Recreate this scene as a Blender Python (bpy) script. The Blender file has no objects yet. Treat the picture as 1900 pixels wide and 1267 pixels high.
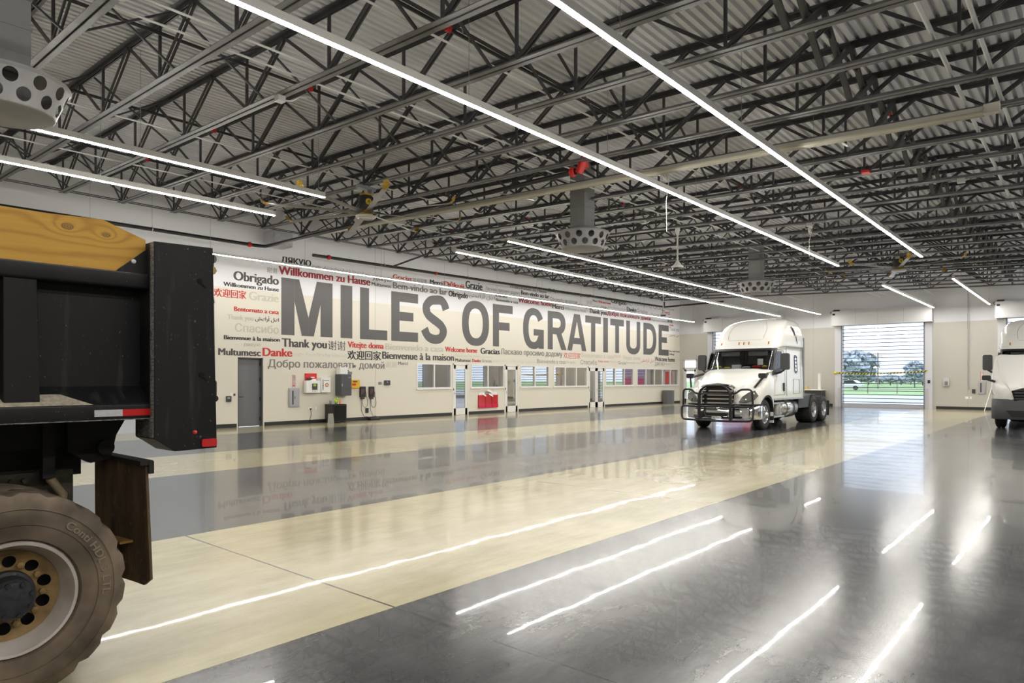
import bpy, math, random
from mathutils import Vector, Matrix
random.seed(7)
SC = bpy.context.scene
COL = SC.collection
# ------------------------------------------------------------------ camera
F_PX, YAW, HY, EYE = 1257.25, 0.712, 703.5, 1.62
CA, SA = math.cos(YAW), math.sin(YAW)
cam = bpy.data.cameras.new('camera'); camo = bpy.data.objects.new('camera', cam); COL.objects.link(camo)
cam.sensor_width = 36; cam.lens = F_PX / 1900 * 36
cam.shift_y = (HY - 633.5) / 1900
cam.clip_start = .05; cam.clip_end = 2000
camo.location = (0, 0, EYE); camo.rotation_euler = (math.pi / 2, 0, YAW - math.pi / 2)
SC.camera = camo
# ------------------------------------------------------------------ sky, exposure
W = bpy.data.worlds.new('sky'); SC.world = W; W.use_nodes = True
bg = W.node_tree.nodes['Background']; bg.inputs[0].default_value = (.80, .88, 1.0, 1); bg.inputs[1].default_value = 2.1
SC.view_settings.view_transform = 'Standard'; SC.view_settings.look = 'None'
SC.view_settings.gamma = 1; SC.view_settings.use_curve_mapping = False
SC.view_settings.exposure = 0.2
LAMP = 95.0      # radiance of the strip lights
SC.cycles.use_denoising = True
SC.cycles.max_bounces = 10; SC.cycles.diffuse_bounces = 5; SC.cycles.glossy_bounces = 5; SC.cycles.transparent_max_bounces = 16
SC.cycles.sample_clamp_indirect = 8
SC.cycles.caustics_reflective = False; SC.cycles.caustics_refractive = False

YW, XB = 21.9, 43.2          # the mural wall and the back wall
def ray(px, py):
    t = (px - 950) / F_PX; return (CA + t * SA, SA - t * CA, (HY - py) / F_PX)
def onY(px, py, Y):
    r = ray(px, py); d = Y / r[1]; return (r[0] * d, EYE + r[2] * d)
def onX(px, py, X):
    r = ray(px, py); d = X / r[0]; return (r[1] * d, EYE + r[2] * d)

# ------------------------------------------------------------------ materials
MATS = {}
def mat(name, col, rough=.5, metal=0., var=0., scale=6., bump=0., coat=0., spec=.5, stretch=(1, 1, 1), col2=None, detail=4.):
    if name in MATS: return MATS[name]
    m = bpy.data.materials.new(name); m.use_nodes = True; N = m.node_tree.nodes; L = m.node_tree.links
    b = N['Principled BSDF']
    c = (*col, 1)
    b.inputs['Base Color'].default_value = c; b.inputs['Roughness'].default_value = rough; b.inputs['Metallic'].default_value = metal
    b.inputs['Coat Weight'].default_value = coat; b.inputs['Coat Roughness'].default_value = .04; b.inputs['Specular IOR Level'].default_value = spec
    if var or bump or col2:
        tc = N.new('ShaderNodeTexCoord'); mp = N.new('ShaderNodeMapping'); L.new(tc.outputs['Object'], mp.inputs[0]); mp.inputs['Scale'].default_value = stretch
        nz = N.new('ShaderNodeTexNoise'); nz.inputs['Scale'].default_value = scale; nz.inputs['Detail'].default_value = detail; L.new(mp.outputs[0], nz.inputs[0])
        if var or col2:
            cr = N.new('ShaderNodeValToRGB'); L.new(nz.outputs[0], cr.inputs[0])
            cr.color_ramp.elements[0].position = .3; cr.color_ramp.elements[1].position = .7
            a = col2 or tuple(x * (1 - var) for x in col); z = col if col2 else tuple(min(1, x * (1 + var)) for x in col)
            cr.color_ramp.elements[0].color = (*a, 1); cr.color_ramp.elements[1].color = (*z, 1)
            L.new(cr.outputs[0], b.inputs['Base Color'])
        if bump:
            bp = N.new('ShaderNodeBump'); bp.inputs['Strength'].default_value = bump; bp.inputs['Distance'].default_value = .01
            L.new(nz.outputs[0], bp.inputs['Height']); L.new(bp.outputs[0], b.inputs['Normal'])
    MATS[name] = m; return m
def emis(name, col, s):
    if name in MATS: return MATS[name]
    m = bpy.data.materials.new(name); m.use_nodes = True; b = m.node_tree.nodes['Principled BSDF']
    b.inputs['Base Color'].default_value = (*col, 1); b.inputs['Emission Color'].default_value = (*col, 1); b.inputs['Emission Strength'].default_value = s
    MATS[name] = m; return m
def glass(name, tint=(1, 1, 1), refl=.12, rough=.01):
    if name in MATS: return MATS[name]
    m = bpy.data.materials.new(name); m.use_nodes = True; N = m.node_tree.nodes; L = m.node_tree.links
    for n in list(N):
        if n.type != 'OUTPUT_MATERIAL': N.remove(n)
    out = N['Material Output']; t = N.new('ShaderNodeBsdfTransparent'); t.inputs[0].default_value = (*tint, 1)
    g = N.new('ShaderNodeBsdfGlossy'); g.inputs['Roughness'].default_value = rough
    fr = N.new('ShaderNodeLayerWeight'); fr.inputs[0].default_value = .5
    mr = N.new('ShaderNodeMapRange'); mr.inputs['To Min'].default_value = refl; mr.inputs['To Max'].default_value = .9
    pw = N.new('ShaderNodeMath'); pw.operation = 'POWER'; pw.inputs[1].default_value = 3
    L.new(fr.outputs['Facing'], pw.inputs[0]); L.new(pw.outputs[0], mr.inputs['Value'])
    mx = N.new('ShaderNodeMixShader'); L.new(mr.outputs[0], mx.inputs[0]); L.new(t.outputs[0], mx.inputs[1]); L.new(g.outputs[0], mx.inputs[2]); L.new(mx.outputs[0], out.inputs[0])
    MATS[name] = m; return m

STEEL = mat('dark_painted_steel', (.056, .056, .061), .42, 0, .25, 3)
DECK = mat('galvanized_deck', (.70, .71, .745), .5, .0, .13, 1.2, stretch=(.3, 1, 1))
WHITE_P = mat('white_powder_coat', (.78, .78, .76), .35)
ALU = mat('brushed_aluminium', (.55, .55, .55), .35, .7, .1, 8)
GALV = mat('galvanized_metal', (.5, .5, .52), .4, .7, .15, 6)
CONDUIT = mat('zinc_conduit', (.80, .80, .80), .35, .15)
BLACK = mat('black_plastic', (.016, .016, .018), .4)
CHORD = mat('bounce_lit_chord_steel', (.14, .14, .147), .4, 0, .25, 3)  # joist steel in paler grey, floor bounce on the bottom chords painted in
RUBBER = mat('tyre_rubber', (.025, .025, .026), .7, 0, .2, 10)
BLKPIPE = mat('black_pipe', (.014, .014, .015), .35)
RED = mat('red_paint', (.62, .02, .02), .4)
CHROME = mat('chrome', (.75, .75, .76), .1, 1.0)
TRUCKW = mat('white_truck_paint', (.80, .79, .75), .3, 0, coat=.8)
DKGREY = mat('dark_grey_plastic', (.05, .05, .055), .5)
GREY = mat('mid_grey_plastic', (.2, .2, .21), .45)
PAPER = mat('white_paper', (.82, .82, .8), .7)
LIT = emis('lit_diffuser', (1, .965, .90), LAMP)

# ------------------------------------------------------------------ geometry helpers
class G:
    def __init__(s): s.v = []; s.f = []
    def add(s, vs, fs):
        o = len(s.v); s.v += [tuple(v) for v in vs]; s.f += [tuple(i + o for i in f) for f in fs]; return s
    def box(s, x0, x1, y0, y1, z0, z1):
        return s.add([(x0, y0, z0), (x1, y0, z0), (x1, y1, z0), (x0, y1, z0), (x0, y0, z1), (x1, y0, z1), (x1, y1, z1), (x0, y1, z1)],
                     [(0, 3, 2, 1), (4, 5, 6, 7), (0, 1, 5, 4), (1, 2, 6, 5), (2, 3, 7, 6), (3, 0, 4, 7)])
    def cbox(s, c, d): return s.box(c[0] - d[0] / 2, c[0] + d[0] / 2, c[1] - d[1] / 2, c[1] + d[1] / 2, c[2] - d[2] / 2, c[2] + d[2] / 2)
    def rbox(s, x0, x1, y0, y1, z0, z1, r, ax='y', n=4):
        """box with rounded edges along one axis"""
        A = {'x': (y0, y1, z0, z1), 'y': (x0, x1, z0, z1), 'z': (x0, x1, y0, y1)}[ax]
        p = rrect(*A, r, n)
        lo, hi = {'x': (x0, x1), 'y': (y0, y1), 'z': (z0, z1)}[ax]
        mp = {'x': lambda a, b, t: (t, a, b), 'y': lambda a, b, t: (a, t, b), 'z': lambda a, b, t: (a, b, t)}[ax]
        return s.prism(p, mp, lo, hi)
    def bar(s, p, q, w, h=None, up=(0, 0, 1)):
        p, q = Vector(p), Vector(q); h = h or w; d = (q - p).normalized(); u = Vector(up)
        sd = d.cross(u)
        if sd.length < 1e-4: sd = d.cross(Vector((1, 0, 0)))
        sd.normalize(); u = sd.cross(d).normalized(); sd *= w / 2; u *= h / 2
        return s.add([p - sd - u, p + sd - u, p + sd + u, p - sd + u, q - sd - u, q + sd - u, q + sd + u, q - sd + u],
                     [(0, 3, 2, 1), (4, 5, 6, 7), (0, 1, 5, 4), (1, 2, 6, 5), (2, 3, 7, 6), (3, 0, 4, 7)])
    def tube(s, pts, r, n=8, close=False):
        pts = [Vector(p) for p in pts]; k = len(pts); rings = []; pu = None
        for i in range(k):
            a = pts[i - 1] if (i or close) else pts[0]; b = pts[(i + 1) % k] if (i < k - 1 or close) else pts[-1]
            d = (b - a).normalized()
            u = pu - d * pu.dot(d) if pu else d.cross(Vector((.13, .31, .94)))
            if u.length < 1e-5: u = d.orthogonal()
            u.normalize(); pu = u; w = d.cross(u)
            rr = r[i] if isinstance(r, (list, tuple)) else r
            rings.append([pts[i] + (u * math.cos(t) + w * math.sin(t)) * rr for t in [2 * math.pi * j / n for j in range(n)]])
        return s.loft(rings, ring_close=close, caps=not close)
    def loft(s, rings, ring_close=False, caps=True, open_=False):
        n = len(rings[0]); o = len(s.v); k = len(rings)
        for r in rings: s.v += [tuple(p) for p in r]
        m = n - 1 if open_ else n
        for i in range(k if ring_close else k - 1):
            a = o + i * n; b = o + ((i + 1) % k) * n
            for j in range(m): s.f.append((a + j, a + (j + 1) % n, b + (j + 1) % n, b + j))
        if caps and not ring_close and not open_:
            s.f.append(tuple(o + j for j in reversed(range(n)))); s.f.append(tuple(o + (k - 1) * n + j for j in range(n)))
        return s
    def lathe(s, prof, o=(0, 0, 0), ax='z', n=32, caps=False):
        mp = {'z': lambda r, h, c, t: (o[0] + r * c, o[1] + r * t, o[2] + h), 'y': lambda r, h, c, t: (o[0] + r * c, o[1] + h, o[2] + r * t), 'x': lambda r, h, c, t: (o[0] + h, o[1] + r * c, o[2] + r * t)}[ax]
        rings = [[mp(r, h, math.cos(2 * math.pi * j / n), math.sin(2 * math.pi * j / n)) for j in range(n)] for r, h in prof]
        return s.loft(rings, caps=caps)
    def cyl(s, p, q, r, n=16): return s.tube([p, q], r, n)
    def prism(s, poly, mp, t0, t1):
        k = len(poly)
        return s.add([mp(a, b, t0) for a, b in poly] + [mp(a, b, t1) for a, b in poly],
                     [tuple(range(k)), tuple(reversed(range(k, 2 * k)))] + [(i, i + k, (i + 1) % k + k, (i + 1) % k) for i in range(k)])
    def ball(s, c, r, n=10, sq=(1, 1, 1)):
        rings = []
        for i in range(1, n):
            t = math.pi * i / n
            rings.append([(c[0] + r * sq[0] * math.sin(t) * math.cos(2 * math.pi * j / (2 * n)), c[1] + r * sq[1] * math.sin(t) * math.sin(2 * math.pi * j / (2 * n)), c[2] + r * sq[2] * math.cos(t)) for j in range(2 * n)])
        return s.loft(rings)
def rrect(x0, x1, z0, z1, r, n=4):
    p = []
    for cx, cz, a in ((x1 - r, z1 - r, 0), (x0 + r, z1 - r, 90), (x0 + r, z0 + r, 180), (x1 - r, z0 + r, 270)):
        for i in range(n + 1):
            t = math.radians(a + 90 * i / n); p.append((cx + r * math.cos(t), cz + r * math.sin(t)))
    return p
PX = lambda X: (lambda a, b, t: (t, a, b))
MY = lambda a, b, t: (a, t, b)      # polygon in X-Z, extruded along Y
MX = lambda a, b, t: (t, a, b)      # polygon in Y-Z, extruded along X
MZ = lambda a, b, t: (a, b, t)      # polygon in X-Y, extruded along Z
import bmesh
def obj(name, g, m, parent=None, smooth=None, bevel=0):
    me = bpy.data.meshes.new(name); off = Vector((0, 0, 0))
    if parent is not None:
        q = parent
        while q is not None: off += Vector(q.location); q = q.parent
    me.from_pydata([tuple(Vector(v) - off) for v in g.v] if parent is not None else g.v, [], g.f)
    bm = bmesh.new(); bm.from_mesh(me); bmesh.ops.recalc_face_normals(bm, faces=bm.faces)
    bm.to_mesh(me); bm.free()
    me.materials.append(m)
    if smooth:
        for p in me.polygons: p.use_smooth = True
        me.set_sharp_from_angle(angle=math.radians(smooth))
    o = bpy.data.objects.new(name, me); COL.objects.link(o)
    if bevel:
        b = o.modifiers.new('bevel', 'BEVEL'); b.width = bevel; b.segments = 2; b.limit_method = 'ANGLE'
    if parent is not None: o.parent = parent
    return o
def tag(o, label=None, cat=None, group=None, kind=None):
    if label: o['label'] = label
    if cat: o['category'] = cat
    if group: o['group'] = group
    if kind: o['kind'] = kind
    return o
def thing(name, label, cat, loc=(0, 0, 0), group=None, kind=None, parent=None):
    o = bpy.data.objects.new(name, None); COL.objects.link(o); o.empty_display_size = .2; o.location = loc
    if parent is not None: o.parent = parent; o.location = Vector(loc)
    return tag(o, label, cat, group, kind)
def sub(name, parent, loc=(0, 0, 0)):
    """an empty that is a part; loc in world coordinates"""
    o = bpy.data.objects.new(name, None); COL.objects.link(o); o.empty_display_size = .1; o.parent = parent
    off = Vector((0, 0, 0)); q = parent
    while q is not None: off += Vector(q.location); q = q.parent
    o.location = Vector(loc) - off; return o
def struct(name, g, m, parent=None, smooth=None):
    o = obj(name, g, m, parent, smooth)
    if parent is None: o['kind'] = 'structure'
    return o
KIDS = {}
def copy_tree(o, parent=None):
    c = o.copy(); COL.objects.link(c)
    if parent is not None: c.parent = parent
    for ch in list(o.children): copy_tree(ch, c)
    return c
ORD = 'first second third fourth fifth sixth seventh eighth ninth tenth eleventh twelfth thirteenth fourteenth fifteenth sixteenth seventeenth eighteenth nineteenth twentieth'.split()
ORD += ['twenty-' + w for w in ORD[:9]] + ['thirtieth'] + ['thirty-' + w for w in ORD[:9]]
def text_geo(body, bold=0.012, heavy=0.0):
    c = bpy.data.curves.new('lettering', 'FONT'); c.body = body; c.size = 1; c.offset = bold; c.resolution_u = 4
    o = bpy.data.objects.new('lettering', c); COL.objects.link(o)
    bpy.context.view_layer.update()
    me = bpy.data.meshes.new_from_object(o.evaluated_get(bpy.context.evaluated_depsgraph_get()))
    vs = [(v.co.x, v.co.y) for v in me.vertices]; fs = [tuple(p.vertices) for p in me.polygons]
    bpy.data.objects.remove(o); bpy.data.curves.remove(c); bpy.data.meshes.remove(me)
    V, Fc = [], []
    for k, dx in enumerate((-heavy, -heavy / 2, 0, heavy / 2, heavy) if heavy else (0,)):
        off = len(V); V += [(x + dx, y, k) for x, y in vs]; Fc += [tuple(i + off for i in f) for f in fs]
    return V, Fc
CAPH = None
def text_on(body, fit, mp, bold=.012, heavy=0., cap=True, lay=False):
    """fit = (a0, a1, b_base, b_top): lettering fitted between a0..a1 with its baseline and top; mp maps (a, b) to world"""
    V, Fc = text_geo(body, bold, heavy); g = G()
    if not V: return g
    x0 = min(v[0] for v in V); x1 = max(v[0] for v in V); y1 = max(v[1] for v in V); y0 = 0.0 if cap else min(v[1] for v in V)
    a0, a1, b0, b1 = fit
    if lay: return g.add([mp(a0 + (x - x0) / (x1 - x0) * (a1 - a0), b0 + (y - y0) / (y1 - y0) * (b1 - b0), k) for x, y, k in V], Fc)
    return g.add([mp(a0 + (x - x0) / (x1 - x0) * (a1 - a0), b0 + (y - y0) / (y1 - y0) * (b1 - b0)) for x, y, k in V], Fc)
# ------------------------------------------------------------------ the setting
def floor_mat():
    m = bpy.data.materials.new('polished_concrete'); m.use_nodes = True; N = m.node_tree.nodes; L = m.node_tree.links
    b = N['Principled BSDF']; geo = N.new('ShaderNodeNewGeometry'); sep = N.new('ShaderNodeSeparateXYZ'); L.new(geo.outputs['Position'], sep.inputs[0])
    def math_(op, a, c=None, d=None):
        n = N.new('ShaderNodeMath'); n.operation = op
        for i, v in enumerate((a, c, d)):
            if v is None: continue
            if hasattr(v, 'links'): L.new(v, n.inputs[i])
            else: n.inputs[i].default_value = v
        return n.outputs[0]
    y, x = sep.outputs['Y'], sep.outputs['X']
    def band(v, lo, hi): return math_('MULTIPLY', math_('GREATER_THAN', v, lo), math_('LESS_THAN', v, hi))
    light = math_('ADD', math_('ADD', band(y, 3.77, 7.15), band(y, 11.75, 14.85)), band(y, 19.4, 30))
    def noise(scale, detail, st=(1, 1, 1), rough=.6):
        mp = N.new('ShaderNodeMapping'); mp.inputs['Scale'].default_value = st; L.new(geo.outputs['Position'], mp.inputs[0])
        n = N.new('ShaderNodeTexNoise'); n.inputs['Scale'].default_value = scale; n.inputs['Detail'].default_value = detail; n.inputs['Roughness'].default_value = rough; L.new(mp.outputs[0], n.inputs[0]); return n.outputs[0]
    def mixc(f, a, c, blend='MIX'):
        n = N.new('ShaderNodeMix'); n.data_type = 'RGBA'; n.blend_type = blend
        for i, v in ((0, f), (6, a), (7, c)):
            if hasattr(v, 'links'): L.new(v, n.inputs[i])
            elif i == 0: n.inputs[0].default_value = v
            else: n.inputs[i].default_value = (*v, 1)
        return n.outputs[2]
    def ramp(v, p0, p1, c0=0., c1=1.):
        n = N.new('ShaderNodeMapRange'); n.inputs[1].default_value = p0; n.inputs[2].default_value = p1; n.inputs[3].default_value = c0; n.inputs[4].default_value = c1; L.new(v, n.inputs[0]); return n.outputs[0]
    n1, n2, n3 = noise(.55, 6), noise(4, 8, (.35, 1.4, 1), .7), noise(45, 3)
    mott = math_('ADD', math_('MULTIPLY', n1, .5), math_('ADD', math_('MULTIPLY', n2, .4), math_('MULTIPLY', n3, .1)))
    f = ramp(mott, .38, .62)
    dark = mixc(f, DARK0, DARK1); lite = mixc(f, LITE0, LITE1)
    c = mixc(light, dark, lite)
    # saw-cut joints across the bays and along the edges of the bands
    jn = None
    for v, p in ((x, 3.1), (x, 8.4), (x, 13.8), (x, 19.2), (x, 24.6), (x, 30.0), (x, 35.4), (y, 3.77), (y, 7.15), (y, 11.75), (y, 14.85), (y, 19.4)):
        j = math_('LESS_THAN', math_('ABSOLUTE', math_('SUBTRACT', v, p)), .009)
        jn = j if jn is None else math_('MAXIMUM', jn, j)
    c = mixc(math_('MULTIPLY', jn, .92), c, (.03, .028, .025))
    # a few broad faint stains
    st_ = ramp(noise(.33, 2, (.6, 1.3, 1)), .60, .80, 0, .22)
    c = mixc(st_, c, (.17, .14, .08))
    L.new(c, b.inputs['Base Color'])
    b.inputs['Roughness'].default_value = .32; b.inputs['Specular IOR Level'].default_value = .36
    rr = ramp(n1, .3, .7, .155, .215); L.new(rr, b.inputs['Roughness'])
    b.inputs['Coat Weight'].default_value = .24; b.inputs['Coat IOR'].default_value = 1.5
    b.inputs['Coat Roughness'].default_value = .022
    wv = noise(.9, 3, (1, 1, 1), .5); bp = N.new('ShaderNodeBump'); bp.inputs['Strength'].default_value = .075; bp.inputs['Distance'].default_value = .02
    L.new(wv, bp.inputs['Height'])
    L.new(bp.outputs[0], b.inputs['Coat Normal']); L.new(bp.outputs[0], b.inputs['Normal'])
    return m
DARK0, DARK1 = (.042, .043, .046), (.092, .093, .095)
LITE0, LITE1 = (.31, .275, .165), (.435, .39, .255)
FLOOR = floor_mat()
def two_tone(name, lo, hi, z, var=.02):
    m = bpy.data.materials.new(name); m.use_nodes = True; N = m.node_tree.nodes; L = m.node_tree.links; b = N['Principled BSDF']
    geo = N.new('ShaderNodeNewGeometry'); sep = N.new('ShaderNodeSeparateXYZ'); L.new(geo.outputs['Position'], sep.inputs[0])
    gt = N.new('ShaderNodeMath'); gt.operation = 'GREATER_THAN'; gt.inputs[1].default_value = z; L.new(sep.outputs['Z'], gt.inputs[0])
    mx = N.new('ShaderNodeMix'); mx.data_type = 'RGBA'; L.new(gt.outputs[0], mx.inputs[0]); mx.inputs[6].default_value = (*lo, 1); mx.inputs[7].default_value = (*hi, 1)
    nz = N.new('ShaderNodeTexNoise'); nz.inputs['Scale'].default_value = .6; L.new(geo.outputs['Position'], nz.inputs[0])
    hv = N.new('ShaderNodeHueSaturation'); mr = N.new('ShaderNodeMapRange'); mr.inputs[3].default_value = 1 - var; mr.inputs[4].default_value = 1 + var; L.new(nz.outputs[0], mr.inputs[0]); L.new(mr.outputs[0], hv.inputs['Value'])
    L.new(mx.outputs[2], hv.inputs['Color']); L.new(hv.outputs[0], b.inputs['Base Color']); b.inputs['Roughness'].default_value = .55
    return m
WALL = two_tone('two_tone_wall_paint', (.71, .67, .58), (.76, .76, .78), 4.68)
BACKP = two_tone('two_tone_back_wall_paint', (.49, .47, .425), (.64, .64, .66), 4.72)
BASEB = mat('black_rubber_base', (.02, .02, .022), .4)
WHITE = mat('white_wall_paint', (.8, .79, .76), .5)
FRAME = mat('white_window_frame', (.78, .77, .74), .35)
PANE = glass('window_glass', (.92, .93, .92), .42)
CLEAR = glass('clear_glass', (.93, .95, .97), .05)

struct('floor', G().box(-9, XB + .25, -12.2, 27, -.2, 0), FLOOR)
def pierced(g, a0, a1, z0, z1, holes, mp, t0, t1):
    """a wall plate in (a, z) with rectangular holes, as boxes"""
    xs = sorted({a0, a1, *[h[0] for h in holes], *[h[1] for h in holes]})
    for i in range(len(xs) - 1):
        l, r = xs[i], xs[i + 1]
        hs = sorted([(h[2], h[3]) for h in holes if h[0] <= l + 1e-6 and h[1] >= r - 1e-6]); z = z0
        for b, t in hs + [(z1, z1)]:
            if b > z + 1e-4:
                if mp == 'Y': g.box(l, r, t0, t1, z, b)
                else: g.box(t0, t1, l, r, z, b)
            z = max(z, t)
    return g
ZT = 2.31; ZS = 1.215
WIN = [(19.17, 21.2, 2), (22.48, 24.77, 2), (26.02, 28.36, 2), (28.76, 31.9, 3), (33.8, 36.96, 3), (37.42, 42.98, 5)]
DRS = [(21.3, 22.27), (24.83, 25.83), (31.99, 33.7)]
holes = [(a, b, ZS, ZT) for a, b, n in WIN] + [(a, b, 0, ZT + .02) for a, b in DRS] + [(11.24, 12.16, 0, 2.36), (5.9, 10.1, 0, 4.1)]
wl = struct('wall_left', pierced(G(), -9, XB + .25, 0, 8.2, holes, 'Y', YW, YW + .2), WALL)
BD = [17.3, 9.3, 1.4, -6.5]      # centres of the four roll-up doors in the back wall
DW, DH = 2.09, 4.76
bh = [(c - DW, c + DW, 0, DH) for c in BD] + [(20.62, 21.62, 0, 2.98)]
wb = struct('wall_back', pierced(G(), -12, YW, 0, 8.2, bh, 'X', XB, XB + .25), BACKP)
struct('wall_right', G().box(-9, XB + .25, -12.2, -12, 0, 8.2), BACKP)
struct('wall_front', G().box(-9.2, -9, -12.2, YW, 0, 8.2), WALL)
# control joints of the two walls, as thin darker strips
struct('trim_1', G().box(16.98, 16.99, YW - .003, YW, .13, 7), mat('joint_line', (.35, .33, .29), .8), wl)
for yy in (13.05, 5.2): struct('trim_2', G().box(XB - .003, XB, yy, yy + .012, .13, 7), MATS['joint_line'], wb)
def basebd(g, segs):
    for a, b in segs: g.box(a, b, YW - .014, YW, 0, .13)
    return g
struct('baseboard_left', basebd(G(), [(10.45, 11.2), (12.2, 21.25), (22.32, 24.78), (25.88, 31.94), (33.75, XB)]), BASEB)
g = G()
for a, b in ((20.0, 20.55), (11.95, 14.65), (4.05, 6.65)): g.box(XB - .014, XB, a, b, 0, .15)
struct('baseboard_back', g, BASEB)
struct('trim_3', G().box(10.1, 10.42, YW - .06, YW, 0, 4.2).box(5.6, 5.9, YW - .06, YW, 0, 4.2).box(5.6, 10.42, YW - .06, YW, 4.1, 4.3), GREY if False else mat('pale_grey_jamb', (.42, .43, .45), .45))
dl = struct('door_1', G().box(5.9, 10.1, YW + .1, YW + .14, 0, 4.1), mat('pale_blue_grey_door', (.5, .54, .6), .4))
# ---- grey steel door of the mural wall
d2 = struct('door_2', G().box(11.28, 12.12, YW + .13, YW + .18, .01, 2.33), mat('grey_steel_door', (.15, .15, .16), .4, .2, .08, 2, stretch=(1, 1, .2)))
struct('door_frame', G().box(11.24, 11.28, YW + .02, YW + .2, 0, 2.36).box(12.12, 12.16, YW + .02, YW + .2, 0, 2.36).box(11.24, 12.16, YW + .02, YW + .2, 2.32, 2.36), mat('dark_door_frame', (.08, .08, .085), .4), d2)
struct('door_handle', G().tube([(11.36, YW + .13, 1.02), (11.36, YW + .07, 1.02), (11.48, YW + .07, 1.02)], .011), BLACK, d2)
for z in (.25, .95, 1.6, 2.15): struct('hinge', G().box(12.09, 12.125, YW + .11, YW + .13, z - .06, z + .06), BLACK, d2)
# ---- storefront windows and doors
def window(i, a, b, n):
    fr = G(); t = .05
    fr.box(a, b, YW - .02, YW + .12, ZT - t, ZT).box(a, b, YW - .02, YW + .12, ZS, ZS + t).box(a, a + t, YW - .02, YW + .12, ZS + t, ZT - t).box(b - t, b, YW - .02, YW + .12, ZS + t, ZT - t)
    for k in range(1, n):
        x = a + (b - a) * k / n; fr.box(x - .035, x + .035, YW - .015, YW + .11, ZS + t, ZT - t)
    w = struct('window_%d' % i, fr, FRAME)
    struct('window_sill', G().box(a - .04, b + .04, YW - .05, YW + .1, ZS - .04, ZS), FRAME, w)
    for k in range(n):
        x0 = a + (b - a) * k / n; x1 = a + (b - a) * (k + 1) / n
        struct('pane', G().box(x0 + .03, x1 - .03, YW + .05, YW + .056, ZS + t - .01, ZT - t + .01), PANE, w)
for i, (a, b, n) in enumerate(WIN): window(i + 1, a, b, n)
def glass_door(i, a, b, leaves, hinge=True):
    fr = G().box(a, a + .05, YW - .025, YW + .13, 0, ZT + .02).box(b - .05, b, YW - .025, YW + .13, 0, ZT + .02).box(a, b, YW - .025, YW + .13, ZT - .04, ZT + .02)
    d = struct('door_%d' % i, fr, FRAME); w = (b - a - .1) / leaves
    for k in range(leaves):
        x0 = a + .05 + k * w + .006; x1 = x0 + w - .012; s = .13
        lf = struct('door_leaf', G().box(x0, x0 + s, YW - .01, YW + .045, .01, ZT - .05).box(x1 - s, x1, YW - .01, YW + .045, .01, ZT - .05).box(x0, x1, YW - .01, YW + .045, .01, .3).box(x0, x1, YW - .01, YW + .045, ZT - .22, ZT - .05), FRAME, d)
        struct('pane', G().box(x0 + s - .01, x1 - s + .01, YW + .012, YW + .02, .29, ZT - .21), PANE, lf)
        hx = x0 + .06 if k == 0 else x0 + .06
        struct('door_handle', G().tube([(hx, YW - .01, 1.0), (hx, YW - .06, 1.0), (hx + .11, YW - .06, 1.0)], .011).cbox((hx, YW - .015, 1.0), (.05, .012, .12)), ALU, lf)
        struct('lock', G().cbox((a + .03, YW - .03, 1.16), (.03, .02, .1)), BLACK, lf)
glass_door(3, *DRS[0], 1); glass_door(4, *DRS[1], 1); glass_door(5, *DRS[2], 2)
# ---- glass door of the back wall with transom
fr = G()
for a, b, z0, z1 in ((20.62, 20.7, 0, 2.98), (21.54, 21.62, 0, 2.98), (20.62, 21.62, 2.9, 2.98), (20.62, 21.62, 2.3, 2.42), (20.7, 20.82, 0, 2.3), (21.42, 21.54, 0, 2.3), (20.7, 21.54, 0, .28), (20.7, 21.54, 2.16, 2.3)): fr.box(XB - .02, XB + .1, a, b, z0, z1)
d6 = struct('door_6', fr, FRAME)
struct('pane', G().box(XB + .04, XB + .05, 20.8, 21.44, .26, 2.18), CLEAR, d6); struct('pane', G().box(XB + .04, XB + .05, 20.68, 21.56, 2.4, 2.92), CLEAR, d6)
struct('door_handle', G().tube([(XB - .02, 20.76, .8), (XB - .07, 20.76, .85), (XB - .07, 20.76, 1.25), (XB - .02, 20.76, 1.3)], .014), ALU, d6)
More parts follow.
